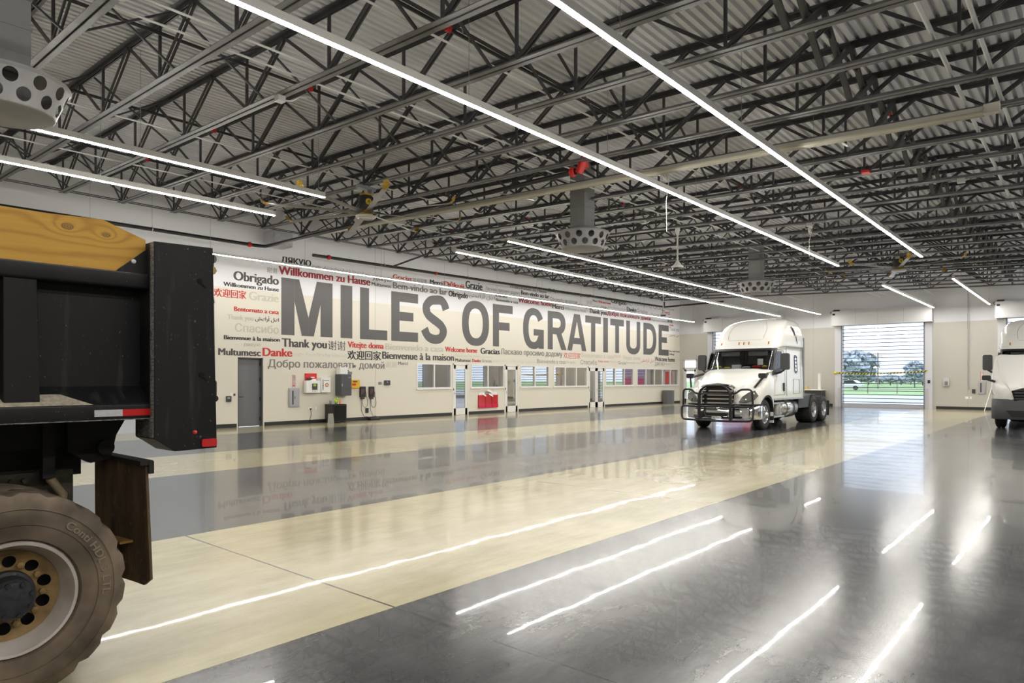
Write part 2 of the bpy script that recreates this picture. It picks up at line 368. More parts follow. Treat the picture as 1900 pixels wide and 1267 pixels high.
# ---- roll-up doors of the back wall: slats of clear panels between dark rails
JAMB = mat('pale_jamb_metal', (.62, .62, .66), .4)
HOOD = mat('pale_hood_metal', (.66, .66, .67), .4)
RAIL = mat('dark_slat_rail', (.055, .06, .075), .35)
for i, c in enumerate(BD):
    g = G()
    for k in range(21): g.box(XB - .05, XB - .01, c - DW, c + DW, .30 + k * .213 - .018, .30 + k * .213 + .018)
    d = struct('door_%d' % (7 + i), g, RAIL)
    struct('slat_glazing', G().box(XB - .034, XB - .028, c - DW, c + DW, .2, DH), CLEAR, d)
    struct('bottom_bar', G().box(XB - .07, XB, c - DW, c + DW, .0, .2), mat('bottom_bar_metal', (.5, .5, .53), .4, .3), d)
    struct('bottom_seal', G().box(XB - .06, XB - .01, c - DW, c + DW, -.0, .04).box(XB - .072, XB - .07, c - DW, c + DW, .185, .2), BLACK, d)
    for s in (-1, 1):
        y0, y1 = sorted((c + s * DW, c + s * (DW + .40)))
        struct('side_guide', G().box(XB - .16, XB, y0, y1, 0, DH + .05), JAMB, d)
        y0, y1 = sorted((c + s * (DW - .01), c + s * (DW + .05)))
        struct('guide_channel', G().box(XB - .19, XB - .15, y0, y1, 0, DH), mat('dark_guide', (.2, .2, .24), .4), d)
        ys = c + s * (DW + .16)
        struct('edge_guard', G().box(XB - .2, XB - .16, ys - .06, ys + .06, 0, 1.1), mat('pale_guard', (.5, .5, .52), .4), d)
    hb = struct('hood', G().box(XB - .62, XB, c - DW - .46, c + DW + .46, DH, 5.6), HOOD, d)
    g = G()
    for k in (-1.2, 0.1, 1.25): g.box(XB - .624, XB - .62, c + k, c + k + .008, DH + .01, 5.59)
    struct('seam', g, MATS['joint_line'], hb)
    struct('motor_bracket', G().cbox((XB - .35, c + DW + .25, 5.66), (.2, .3, .1)).tube([(XB - .5, c + DW + .42, 5.4), (XB - .55, c + DW + .55, 5.55), (XB - .3, c + DW + .35, 5.72)], .02), BLACK, hb)
    struct('vent', G().cbox((XB - .63, c + DW + .33, 5.42), (.02, .14, .1)), BLACK, hb)

# ------------------------------------------------------------------ roof: deck and bar joists
SL = .036; HB0 = 6.59; JD = .95
def zb(y): return HB0 + SL * (y - 20.89)       # underside of the joists
g = G(); prof = []; y = -12.2
while y < YW + .2:
    for dy, dz in ((0, 0), (.078, 0), (.092, .06), (.138, .06)): prof.append((y + dy, zb(y + dy) + JD + .01 + dz))
    y += .152
n = len(prof)
for X in (-9.2, XB + .25): g.v += [(X, a, b) for a, b in prof]
g.f = [(i, i + 1, n + i + 1, n + i) for i in range(n - 1)]
o = len(g.v); g.v += [(-9.2, -12.2, 8.3), (XB + .25, -12.2, 8.3), (XB + .25, YW + .2, 8.3), (-9.2, YW + .2, 8.3)]; g.f.append((o, o + 1, o + 2, o + 3))
struct('ceiling', g, DECK)
J0, JS = 4.416, 1.429
NJ = 27; KMIN = -2           # joists k = -2 .. 24 ; the last stands by the back wall
YA, YE = -8.0, 20.9
def zl(y): return SL * (y - 20.89)
top, bot, web = G(), G(), G()
for s in (-1, 1):
    for gg, ya, yb, z, hz in ((bot, YA, YE, 0, 1), (top, YA - 1, YW, JD, -1)):
        x0 = s * .0125; x1 = s * .098
        for (xa, xb, za, zb_) in ((x0, x1, z, z + hz * .008), (x0, x0 + s * .008, z, z + hz * .07)):
            xa, xb = sorted((xa, xb)); za, zb_ = sorted((za, zb_))
            gg.add([(xa, ya, za + zl(ya)), (xb, ya, za + zl(ya)), (xb, yb, za + zl(yb)), (xa, yb, za + zl(yb)), (xa, ya, zb_ + zl(ya)), (xb, ya, zb_ + zl(ya)), (xb, yb, zb_ + zl(yb)), (xa, yb, zb_ + zl(yb))],
                   [(0, 3, 2, 1), (4, 5, 6, 7), (0, 1, 5, 4), (1, 2, 6, 5), (2, 3, 7, 6), (3, 0, 4, 7)])
PER = 2.44; yb = YE - .05; k = 0
while yb > YA:
    ztop = lambda q: zl(q) + JD - .05; zbt = lambda q: zl(q) + .05
    yt = min(yb + PER / 2, YW - .12)
    web.bar((0, yb, zbt(yb)), (0, yt, ztop(yt)), .022, .05)
    yt = yb - PER / 2
    for s in (-1, 1): web.bar((s * .028, yb - .04, zbt(yb)), (s * .028, yt, ztop(yt)), .022, .05)
    web.bar((0, yb - .02, zbt(yb)), (0, yb - .02, ztop(yb)), .04, .04)
    web.bar((0, yt, ztop(yt)), (0, yt - .0, zbt(yt)), .022, .022) if False else None
    yb -= PER
def bridging(y, last, r):
    g = G(); z0, z1 = zl(y) + .05, zl(y) + JD - .06
    if not last:
        g.bar((.05, y, z0), (JS - .05, y, z1), r, r); g.bar((.05, y + .03, z1), (JS - .05, y + .03, z0), r, r)
    return g
BRY = [(2.9, .075), (6.6, .035), (10.4, .03), (14.1, .03), (17.7, .03), (20.2, .03)]
jname = 'roof_joist'
j0 = thing(jname, 'x', 'roof joist', (J0 + KMIN * JS, 0, HB0))
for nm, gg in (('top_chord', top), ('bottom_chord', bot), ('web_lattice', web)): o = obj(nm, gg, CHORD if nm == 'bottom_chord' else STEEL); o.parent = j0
jb = [bridging(yy, False, r) for yy, r in BRY]
for gg in jb: o = obj('bridging_brace', gg, STEEL); o.parent = j0
# horizontal rods that tie the chord ends along the wall
rod = G().tube([(0, YE - .12, zl(YE) + .03), (JS, YE - .12, zl(YE) + .03)], .014, 6).tube([(0, YE - .2, zl(YE) + .05), (JS, YE - .2, zl(YE) + .05)], .014, 6)
o = obj('tie_rod', rod, STEEL); o.parent = j0
for i in range(NJ):
    j = j0 if i == 0 else copy_tree(j0)
    j.location = (J0 + (KMIN + i) * JS, 0, HB0)
    n = NJ - 1 - i
    j['label'] = 'dark steel bar joist nearest the back wall' if n == 0 else 'dark steel bar joist, %s from the back wall' % ORD[n]
    j['group'] = 'roof joists'
    if i == NJ - 1:
        for ch in list(j.children):
            if ch.name.startswith(('bridging', 'tie_rod')): bpy.data.objects.remove(ch)
# ------------------------------------------------------------------ linear pendant lights
def strip(y, x0, x1, z, label, w=.07, h=.10):
    t = thing('linear_pendant_light', label, 'light', (x0, y, z), 'linear pendant lights')
    obj('housing', G().box(x0, x1, y - w / 2, y + w / 2, z, z + h), WHITE_P, t)
    obj('diffuser', G().box(x0 + .01, x1 - .01, y - w / 2 + .004, y + w / 2 - .004, z - .012, z), LIT, t)
    n = max(2, round((x1 - x0) / 3.4)); wr = mat('hanger_wire_steel', (.4, .4, .4), .4, .6)
    for k in range(n + 1):
        x = x0 + .15 + (x1 - x0 - .3) * k / n
        if x < -1: continue
        obj('hanger_wire', G().tube([(x, y, z + h), (x, y, zb(y) + JD)], .004, 5), wr, t)
    return t
ZL = 5.46
strip(4.16, -4.0, 24.5, ZL, 'long lit strip light at upper right, closest to the camera')
strip(6.63, -4.0, 24.6, ZL, 'long lit strip light crossing the upper middle of the ceiling')
strip(6.63, 30.9, 42.3, ZL, 'short lit strip light beyond the big fan, nearer the white truck')
strip(4.16, 30.6, 42.3, ZL, 'short lit strip light beyond the big fan, above the right roll-up door jamb')
strip(12.35, -6, 8.25, ZL, 'lit strip light at upper left, in front of the perforated diffuser')
strip(14.6, -6, 8.4, ZL, 'lit strip light at far left, lower of two, above the dump truck')
strip(12.4, 14.2, 42.3, ZL, 'long lit strip light starting right of the yellow fan, upper of two')
strip(14.65, 14.4, 42.0, ZL, 'long lit strip light starting right of the yellow fan, lower of two')
strip(20.4, 6.2, 42.3, 5.44, 'lit strip light hanging along the mural wall', .05, .06)
strip(-1.6, -4.0, 42.3, ZL, 'added unseen strip light row outside the frame, first beyond the camera')  # this row and the next are added out of view to light the room
strip(-4.1, -4.0, 42.3, ZL, 'added unseen strip light row outside the frame, second beyond the camera')
# ------------------------------------------------------------------ the mural
MUR = thing('mural_lettering', 'wall mural of grey headline and multilingual thank-you words', 'mural', (10, YW, 3))
YT = YW - .004
INK = dict(K=(.022, .02, .02), D=(.075, .068, .066), G=(.22, .205, .195), L=(.42, .39, .34), V=(.565, .525, .435), W=(.60, .555, .45), R=(.55, .035, .025), N=(.33, .012, .02), P=(.72, .42, .36))
def ink(c): return mat('mural_ink_' + {'K': 'black', 'D': 'charcoal', 'G': 'grey', 'L': 'pale_grey', 'V': 'beige', 'W': 'faint', 'R': 'red', 'N': 'dark_red', 'P': 'pale_red'}[c], INK[c], .55)
C1 = lambda x, y: (380 + x / 4.524, 470 + y / 4.524)
C2 = lambda x, y: (680 + x / 5.9375, 490 + y / 5.9375)
C3 = lambda x, y: (980 + x / 6.5517, 500 + y / 6.5517)
AR = 'مرحبا بكم في المنزل'; SH = 'شكرأ لك'
WE = '欢迎回家'; XX = '谢谢'
PH = [  # words, ink, weight, crop, left, right, top and baseline at the left edge (right crop may differ)
 ('дякую'.upper(), 'K', 2, C1, 640, 893, 22, 74), (AR, 'D', 0, C1, 905, 1330, 92, 122), (XX, 'G', 0, C1, 520, 608, 112, 160),
 ('Willkommen zu Hause', 'N', 2, C1, 618, 1390, 102, 172), ('Obrigado', 'D', 2, C1, 240, 622, 145, 222), ('Willkommen zu Hause', 'K', 2, C1, 155, 622, 237, 272),
 (WE, 'R', 1, C1, 75, 348, 288, 360), ('Grazie', 'V', 2, C1, 368, 622, 318, 388), ('Bentornato a casa', 'R', 2, C1, 245, 622, 445, 482),
 ('Thank you', 'V', 2, C1, 188, 410, 510, 550), (SH, 'D', 1, C1, 422, 622, 520, 572), ('Спасибо', 'V', 1, C1, 252, 622, 584, 655),
 ('Bienvenue à la maison', 'K', 2, C1, 160, 630, 685, 720), ('дякую', 'V', 1, C1, 325, 470, 752, 775), ('Multumesc', 'D', 2, C1, 112, 470, 795, 853),
 ('Danke', 'R', 2, C1, 484, 735, 792, 860), (AR, 'V', 0, C1, 748, 1185, 826, 864), ('Добро пожаловать домой', 'G', 1, C1, 528, 1508, 885, 955),
 ('Thank you', 'D', 2, C1, 645, 1025, 712, 782), (XX, 'D', 0, C1, 1035, 1180, 730, 810), ('Vítejte doma', 'R', 2, C1, 1198, 1502, 738, 788),
 (WE, 'K', 1, C1, 1197, 1478, 812, 890), (XX, 'V', 0, C1, 1515, 1612, 902, 958), ('Merci', 'G', 1, C1, 1622, 1703, 908, 935),
 ('Дякую', 'G', 1, C2, 70, 275, 130, 172), ('Multumesc', 'K', 1, C2, 57, 275, 198, 235), ('Gracias', 'R', 2, C2, 290, 500, 108, 160),
 (WE, 'K', 0, C2, 512, 668, 148, 193), ('Merci', 'K', 2, C2, 698, 838, 168, 215), ('Děkuji', 'R', 2, C2, 850, 1075, 180, 240), ('Grazie', 'K', 2, C2, 1090, 1278, 180, 262),
 ('Ласкаво просимо додому', 'D', 0, C2, 1313, 1692, 246, 282), ('Bem-vindo ao lar', 'G', 2, C2, 290, 890, 195, 265), ('Obrigado', 'K', 2, C2, 903, 1118, 288, 352),
 (SH, 'G', 0, C2, 1128, 1415, 305, 372), ('Danke', 'K', 1, C2, 1425, 1555, 326, 356), ('Bienvenido a casa', 'D', 1, C2, 1425, 1670, 375, 405),
 ('Welcome home', 'N', 2, lambda x, y: (x, y), 961.3, 1024.3, 551.5, 560.3), ('Willkommen zu Hause', 'G', 1, lambda x, y: (x, y), 945.3, 1014.4, 527, 533.6),
 ('Bem-vindo ao lar', 'K', 2, lambda x, y: (x, y), 966.6, 1019, 538.6, 546.2), ('Bienvenido a casa', 'V', 2, C2, 205, 850, 870, 940), ('Welcome home', 'R', 2, C2, 865, 1220, 908, 962),
 ('Gracias', 'K', 2, C2, 1255, 1468, 922, 985), ('Ласкаво просимо додому', 'G', 1, lambda x, y: (x, y), 929, 1043.4, 646.2, 657), ('Bienvenue à la maison', 'D', 2, C2, 172, 965, 962, 1042),
 ('Ласкаво просимо додому', 'W', 0, C2, 978, 1390, 992, 1020), ('Multumesc', 'K', 1, C2, 978, 1150, 1038, 1072), ('Danke', 'R', 2, C2, 1165, 1260, 1045, 1077), ('Gracias', 'D', 0, C2, 1272, 1378, 1048, 1079),
 (AR, 'W', 0, C2, 1395, 1880, 1042, 1085),
 ('Добро пожаловать домой', 'K', 1, C3, 240, 745, 222, 262), ('Bun venit Acasă', 'D', 1, C3, 748, 1003, 298, 335), ('Obrigado', 'D', 2, C3, 1010, 1195, 352, 405),
 (AR, 'D', 0, C3, 1200, 1635, 378, 435), ('Obrigado', 'G', 0, C3, 262, 432, 330, 372), (WE, 'K', 0, C3, 445, 600, 366, 412), ('Děkuji', 'R', 1, C3, 610, 720, 415, 455),
 (XX, 'L', 0, C3, 708, 778, 368, 425), ('Merci', 'K', 1, C3, 785, 845, 362, 390), ('Welcome home', 'R', 2, C3, 852, 1005, 374, 403), (SH, 'G', 0, C3, 790, 890, 425, 455),
 ('Danke', 'D', 1, C3, 892, 957, 440, 462), ('Bienvenue à la maison', 'L', 0, C3, 968, 1190, 438, 464), ('Danke', 'K', 2, C3, 1198, 1315, 452, 500), ('Gracias', 'G', 0, C3, 1322, 1450, 474, 517),
 ('Multumesc', 'L', 0, C3, 1495, 1600, 526, 552), ('Merci', 'R', 1, C3, 1630, 1718, 490, 540), ('Gracias', 'P', 0, C3, 1722, 1775, 534, 552), ('Bentornato a casa', 'D', 0, C3, 1645, 1770, 456, 480),
 ('Merci', 'D', 2, C3, 292, 435, 416, 472), ('Willkommen zu Hause', 'G', 0, C3, 443, 700, 452, 488), ('Thank you', 'D', 2, C3, 738, 957, 473, 525), ('Добро пожаловать домой', 'N', 2, C3, 962, 1490, 500, 552),
 ('Vítejte doma', 'D', 0, C3, 1495, 1602, 598, 622), ('Спасибо', 'D', 0, C3, 1607, 1685, 610, 636), (XX, 'D', 1, C3, 1688, 1755, 608, 642), ('Grazie', 'R', 1, C3, 1717, 1765, 660, 686),
 ('Thank you', 'G', 0, C3, 1717, 1835, 698, 742), (SH, 'K', 0, C3, 1717, 1835, 775, 815), ('Bun venit Acasă', 'D', 1, C3, 1717, 1840, 978, 1000), ('Děkuji', 'K', 1, C3, 1717, 1775, 1016, 1040),
 (WE, 'R', 0, C3, 430, 637, 1006, 1080), ('Bentornato a casa', 'W', 1, C3, 645, 1040, 1010, 1065), (WE, 'P', 0, C3, 1043, 1125, 1033, 1072), ('Vítejte doma', 'W', 1, C3, 1150, 1365, 1042, 1090),
 (SH, 'R', 0, C3, 1370, 1535, 1072, 1132), ('Welcome home', 'K', 1, C3, 1540, 1783, 1058, 1112), ('ДЯКУЮ', 'G', 0, C3, 1540, 1655, 1124, 1166), ('Merci', 'V', 0, C3, 1660, 1730, 1130, 1160),
 ('Bienvenido a casa', 'G', 0, C3, 110, 455, 1088, 1136), ('Obrigado', 'L', 0, C3, 460, 570, 1110, 1137), ('Спасибо', 'G', 0, C3, 637, 835, 1095, 1152), ('Vítejte doma', 'R', 0, C3, 845, 980, 1100, 1126),
 ('Thank you', 'P', 0, C3, 985, 1090, 1106, 1130), ('Grazie', 'G', 0, C3, 1095, 1190, 1113, 1152), ('Bienvenido a casa', 'L', 0, C3, 1195, 1365, 1118, 1142)]
for body, ic, wt, cr, l, r, t, b in PH:
    (lx, ty), (rx, by) = cr(l, t), cr(r, b)
    X0, z1 = onY(lx, ty, YT); X1, _ = onY(rx, by, YT); _, z0 = onY(lx, by, YT)
    ar = any('\u0600' <= ch <= '\u06ff' for ch in body)
    bold, heavy = {0: (0, 0), 1: (0, .028), 2: (0, .045)}[wt]
    g = text_on(body, (X0, X1, z0, z1), lambda a, q, k: (a, YT - .0007 * k, q), bold, heavy, not ar and body not in (WE, XX), True)
    obj('phrase_lettering', g, ink(ic), MUR)
# headline letters, drawn in a unit box: x 0..1 of the letter's own width, y 0..1
def ring(outer, inner):
    n = len(outer); return outer + inner, [(i, (i + 1) % n, n + (i + 1) % n, n + i) for i in range(n)]
def strip2(a, b):
    n = len(a); return a + b, [(i, i + 1, n + i + 1, n + i) for i in range(n - 1)]
def sel(cx, cy, rx, ry, a0, a1, n, p=2.35):
    out = []
    for i in range(n + 1):
        t = math.radians(a0 + (a1 - a0) * i / n); c, s = math.cos(t), math.sin(t)
        out.append((cx + rx * math.copysign(abs(c) ** (2 / p), c), cy + ry * math.copysign(abs(s) ** (2 / p), s)))
    return out
def letter(ch, w, h):
    """polygons in metres; stem .42 m at this size"""
    st = .215 * h; hb = .195 * h; P = []
    R = lambda x0, y0, x1, y1: P.append(([(x0, y0), (x1, y0), (x1, y1), (x0, y1)], [(0, 1, 2, 3)]))
    poly = lambda p: P.append((p, [tuple(range(len(p)))]))
    if ch == 'I': R(0, 0, w, h)
    elif ch == 'L': R(0, 0, st, h); R(st, 0, w, hb)
    elif ch == 'E': R(0, 0, st, h); R(st, 0, w, hb); R(st, h - hb, w, h); R(st, .42 * h, w * .82, .60 * h)
    elif ch == 'F': R(0, 0, st, h); R(st, h - hb, w, h); R(st, .39 * h, w * .84, .58 * h)
    elif ch == 'T': R(w / 2 - st / 2, 0, w / 2 + st / 2, h); R(0, h - hb, w, h)
    elif ch == 'M':
        R(0, 0, .246 * w, h); R(.754 * w, 0, w, h)
        poly([(.246 * w, h), (.335 * w, h), (.515 * w, .33 * h), (.515 * w, 0), (.385 * w, 0), (.246 * w, .60 * h)])
        poly([(.754 * w, h), (.68 * w, h), (.515 * w, .33 * h), (.515 * w, 0), (.62 * w, 0), (.754 * w, .58 * h)])
    elif ch == 'O': P.append(ring(sel(w / 2, h / 2, w / 2, h * .515, 0, 360, 48)[:-1], sel(w / 2, h / 2, w / 2 - st, h * .515 - .175 * h, 0, 360, 48)[:-1]))
    elif ch == 'U':
        P.append(strip2(sel(w / 2, .30 * h, w / 2, .315 * h, 180, 360, 28), sel(w / 2, .30 * h, w / 2 - st, .315 * h - .18 * h, 180, 360, 28))); R(0, .30 * h, st, h); R(w - st, .30 * h, w, h)
    elif ch == 'D':
        k = .42 * w; R(0, 0, st, h)
        P.append(strip2([(st, 0)] + sel(k, h / 2, w - k, h / 2, -90, 90, 28) + [(st, h)], [(st, hb)] + sel(k, h / 2, w - k - st, h / 2 - hb, -90, 90, 28) + [(st, h - hb)]))
    elif ch == 'R':
        R(0, 0, st, h); k = .5 * w; y0 = .40 * h; ry = (h - y0) / 2
        P.append(strip2([(st, y0)] + sel(k, y0 + ry, w * .96 - k, ry, -90, 90, 24) + [(st, h)], [(st, y0 + .18 * h)] + sel(k, y0 + ry, w * .96 - k - st, ry - .18 * h, -90, 90, 24) + [(st, h - .18 * h)]))
        poly([(.42 * w, y0 + .06 * h), (.72 * w, y0 + .06 * h), (w * 1.02, 0), (w * 1.02 - st * 1.08, 0)])
    elif ch == 'A':
        a = .345 * w; b = .655 * w; f = st * 1.0
        poly([(0, 0), (f, 0), (.5 * w, .80 * h), (.5 * w, h), (a, h)]); poly([(w, 0), (b, h), (.5 * w, h), (.5 * w, .80 * h), (w - f, 0)])
        poly([(.25 * w, .18 * h), (.75 * w, .18 * h), (.68 * w, .35 * h), (.32 * w, .35 * h)])
    elif ch == 'G':
        o = sel(w / 2, h / 2, w / 2, h * .515, 28, 332, 44); i_ = sel(w / 2, h / 2, w / 2 - st, h * .515 - .175 * h, 28, 332, 44)
        P.append(strip2(o, i_)); R(w - st * 1.0, 0, w, .49 * h); R(.5 * w, .33 * h, w, .49 * h)
    elif ch == 'S':
        c = [(.93, .74), (.86, .86), (.74, .93), (.55, .925), (.36, .90), (.22, .80), (.20, .70), (.26, .60), (.42, .52), (.60, .45), (.76, .37), (.83, .26), (.76, .14), (.62, .085), (.42, .085), (.24, .15), (.13, .29)]
        pts = []
        for q in range(len(c) - 1):
            p0, p1, p2, p3 = c[max(q - 1, 0)], c[q], c[q + 1], c[min(q + 2, len(c) - 1)]
            for t in (0, .25, .5, .75):
                pts.append(tuple(.5 * (2 * p1[m] + (p2[m] - p0[m]) * t + (2 * p0[m] - 5 * p1[m] + 4 * p2[m] - p3[m]) * t * t + (3 * p1[m] - p0[m] - 3 * p2[m] + p3[m]) * t ** 3) for m in (0, 1)))
        pts.append(c[-1]); pts = [(x * w, y * h) for x, y in pts]; A, B = [], []
        for q in range(len(pts)):
            a, b = pts[max(q - 1, 0)], pts[min(q + 1, len(pts) - 1)]; d = Vector((b[0] - a[0], b[1] - a[1])).normalized(); n_ = Vector((-d.y, d.x))
            t = (.105 + .0 * abs(n_.y)) * h if abs(n_.y) < .5 else .098 * h
            A.append((pts[q][0] + n_.x * t, pts[q][1] + n_.y * t)); B.append((pts[q][0] - n_.x * t, pts[q][1] - n_.y * t))
        P.append(strip2(A, B))
    return P
ZH0, ZH1 = onY(522.6, 620.8, YT)[1], onY(521.9, 514.4, YT)[1]
HEAD = mat('mural_headline_grey', (.105, .10, .10), .5)
for ch, l, r in (('M', 521.9, 617), ('I', 632, 653.7), ('L', 668, 718.6), ('E', 726, 775.7), ('S', 780.7, 831), ('O', 857.2, 907.4), ('F', 914.6, 951.2), ('G', 970.5, 1009), ('R', 1016.3, 1050.5),
                 ('A', 1052.5, 1087.9), ('T', 1086, 1114.8), ('I', 1119.2, 1128), ('T', 1132.3, 1157.5), ('U', 1162, 1187.9), ('D', 1193.7, 1217.8), ('E', 1222, 1240.7)):
    X0 = onY(l, 600, YT)[0]; X1 = onY(r, 600, YT)[0]; g = G()
    for k, (vs, fs) in enumerate(letter(ch, X1 - X0, ZH1 - ZH0)): g.add([(X0 + x, YT - .0008 * k, ZH0 + y) for x, y in vs], fs)
    obj('headline_letter', g, HEAD, MUR)
# ------------------------------------------------------------------ wheels
def holed(nh, r1, r2, rc, rh, zf, seg=20, a0=0.):
    """an annulus with nh round holes; zf(r) is its depth"""
    g = G(); st = 2 * math.pi / nh; back = []
    for k in range(nh):
        ac = a0 + k * st; V = []; hu = st * rc / 2
        T_ = sorted([(2 * math.pi * j / seg) for j in range(seg)] + [math.atan2(b, a) % (2 * math.pi) for a in (hu, -hu) for b in (r2 - rc, r1 - rc)]); n = len(T_)
        for t in T_:
            du, dv = math.cos(t), math.sin(t)
            # parameter box: angle within +-st/2, radius r1..r2, seen from the hole centre
            ku = (st * rc / 2) / abs(du) if abs(du) > 1e-9 else 1e9
            kv = ((r2 - rc) if dv > 0 else (rc - r1)) / abs(dv) if abs(dv) > 1e-9 else 1e9
            q = min(ku, kv)
            for d in (q, rh):
                a = ac + du * d / rc; r = rc + dv * d
                V.append((a, r))
        # corner columns keep the boundary shared
        P = [(r * math.cos(a), zf(r), r * math.sin(a)) for a, r in V]
        g.add(P, [(2 * j, 2 * ((j + 1) % n), 2 * ((j + 1) % n) + 1, 2 * j + 1) for j in range(n)])
        for sa, sr in ((1, r2), (1, r1), (-1, r2), (-1, r1)): pass
    return g
def shift(g, o, flip=1):
    g.v = [(x + o[0], y * flip + o[1], z + o[2]) for x, y, z in g.v]; return g
def wheel(parent, c, R, rim, w, style, side=-1, lug=8):
    """wheel with its outer face towards side*Y; c is the centre of the outer face"""
    t = sub('wheel', parent, c); fl = 1 if side < 0 else -1
    n = 80; prof = [(rim, .05), (rim + .012, .012), (rim + .05, .0), ((R + rim) / 2 + .01, -.004), (R - .07, .004), (R - .035, .018), (R - .012, .03), (R, .055), (R, w / 2 - .012), (R - .014, w / 2 - .01), (R - .014, w / 2 + .01), (R, w / 2 + .012), (R, w - .055), (R - .012, w - .03), (R - .07, w), (rim, w - .04)]
    rings = []
    for i in range(n):
        a = 2 * math.pi * i / n; gr = i % 2 == 0 and R > .5
        ring_ = []
        for r, h in prof:
            if i % 4 in (0,) and r >= R - .036 and (h < .06 or h > w - .06): r -= .02
            ring_.append((r * math.cos(a), h, r * math.sin(a)))
        rings.append(ring_)
    g = G(); g.loft(rings, ring_close=True, caps=False, open_=True)
    ty = obj('tyre', shift(g, c, fl), STYLE[style][0], t, 40)
    if style == 'dump':
        zf = lambda r: .155 - .02 * max(0, (r - .12) / .1)
        g = G().lathe([(rim + .004, .035), (rim - .004, .018), (rim - .018, .02), (rim - .026, .05), (rim - .045, .10), (rim - .06, .145), (rim - .062, .2)], ax='y', n=64)
        obj('rim', shift(g, c, fl), STYLE[style][1], t, 40)
        g = holed(10, .085, rim - .058, .168, .030, zf, 24, .25); obj('wheel_disc', shift(g, c, fl), STYLE[style][2], t, 40)
        obj('brake_drum', shift(G().lathe([(.02, .22), (rim - .06, .22)], ax='y', n=32), c, fl), BLACK, t)
        g = G().lathe([(.125, .15), (.12, .12), (.105, .11), (.10, .03), (.085, .012), (.07, .008), (0.0001, .004)], ax='y', n=32)
        hb = obj('hub', shift(g, c, fl), STYLE[style][3], t, 35)
        for k in range(8):
            a = 2 * math.pi * k / 8 + .3; p = (.082 * math.cos(a), .082 * math.sin(a))
            obj('hub_bolt', shift(G().lathe([(.013, .014), (.013, -.004), (.0001, -.004)], (p[0], 0, p[1]), 'y', 6), c, fl), STYLE[style][3], hb)
        for k in range(10):
            a = 2 * math.pi * k / 10 + .25 + math.pi / 10; p = (.155 * math.cos(a), .155 * math.sin(a))
            obj('lug_nut', shift(G().lathe([(.017, .152), (.017, .125), (.0001, .12)], (p[0], 0, p[1]), 'y', 6), c, fl), STYLE[style][2], t)
    else:
        dz = .03 if style == 'steer' else .10
        zf = (lambda r: .05 - .05 * (rim - .03 - r) / .2) if style == 'steer' else (lambda r: .06 + .05 * (rim - .03 - r) / .2)
        obj('rim', shift(G().lathe([(rim + .004, .035), (rim - .004, .015), (rim - .018, .018), (rim - .03, .05), (rim - .034, .12)], ax='y', n=48), c, fl), STYLE[style][1], t, 40)
        g = holed(10, .08, rim - .03, .185, .03, zf, 20); obj('wheel_disc', shift(g, c, fl), STYLE[style][1], t, 40)
        obj('brake_drum', shift(G().lathe([(.02, .16), (rim - .04, .16)], ax='y', n=24), c, fl), BLACK, t)
        h0 = zf(.08)
        hb = obj('hub', shift(G().lathe([(.09, h0 + .01), (.085, h0 - .05), (.06, h0 - .08), (.0001, h0 - .085)], ax='y', n=24), c, fl), STYLE[style][3], t, 35)
        for k in range(10):
            a = 2 * math.pi * (k + .5) / 10; p = (.125 * math.cos(a), .125 * math.sin(a))
            obj('lug_nut', shift(G().lathe([(.014, h0), (.012, h0 - .05), (.0001, h0 - .055)], (p[0], 0, p[1]), 'y', 6), c, fl), STYLE[style][1], t)
    return t
MUDTYRE = mat('dusty_brown_tyre', (.22, .165, .115), .8, 0, 0, 4, .3, col2=(.055, .042, .03), stretch=(1, .3, 1))
MUDTYRE_ = MUDTYRE
RIMW = mat('dirty_silver_rim', (.68, .64, .61), .4, .2, 0, 4, col2=(.46, .37, .29))
DISC = mat('rusty_brown_disc', (.36, .235, .09), .75, 0, 0, 9, .4, col2=(.17, .105, .045))
HUBM = mat('greasy_black_hub', (.022, .024, .028), .5, 0, .4, 30, .3)
STYLE = dict(dump=(MUDTYRE, RIMW, DISC, HUBM), steer=(RUBBER, CHROME, CHROME, CHROME), drive=(RUBBER, mat('bright_alloy', (.62, .62, .62), .3, .8), CHROME, GREY))

# ------------------------------------------------------------------ the dump truck, rear end in view
DT = thing('dump_truck', 'black dump truck with dusty brown rear wheel and yellow wooden sideboard', 'truck', (0, 5.3, 0))
BODY = mat('scuffed_black_paint', (.012, .012, .013), .5, 0, 0, 3.5, .05, col2=(.006, .006, .007), stretch=(1, 1, .35), spec=.3)
def speckle(m, col, stretch, scale, lo, hi, amt):
    N = m.node_tree.nodes; L = m.node_tree.links; b = N['Principled BSDF']; old = b.inputs['Base Color'].links[0].from_socket
    tc = N.new('ShaderNodeTexCoord'); mp = N.new('ShaderNodeMapping'); mp.inputs['Scale'].default_value = stretch; L.new(tc.outputs['Object'], mp.inputs[0])
    nz = N.new('ShaderNodeTexNoise'); nz.inputs['Scale'].default_value = scale; nz.inputs['Detail'].default_value = 3; L.new(mp.outputs[0], nz.inputs[0])
    mr = N.new('ShaderNodeMapRange'); mr.inputs[1].default_value = lo; mr.inputs[2].default_value = hi; mr.inputs[4].default_value = amt; L.new(nz.outputs[0], mr.inputs[0])
    mx = N.new('ShaderNodeMix'); mx.data_type = 'RGBA'; L.new(mr.outputs[0], mx.inputs[0]); L.new(old, mx.inputs[6]); mx.inputs[7].default_value = (*col, 1); L.new(mx.outputs[2], b.inputs['Base Color'])
speckle(BODY, (.20, .19, .17), (1, 1, .6), 75, .69, .76, .7)
speckle(BODY, (.07, .07, .07), (2.2, 1, .22), 7, .60, .80, .55)
EDGE = mat('worn_bare_edge', (.32, .31, .29), .5, .3, 0, 40, col2=(.03, .03, .03), stretch=(1, 1, 3))
DUST = mat('sandy_dust', (.42, .37, .29), .9, 0, .3, 40)
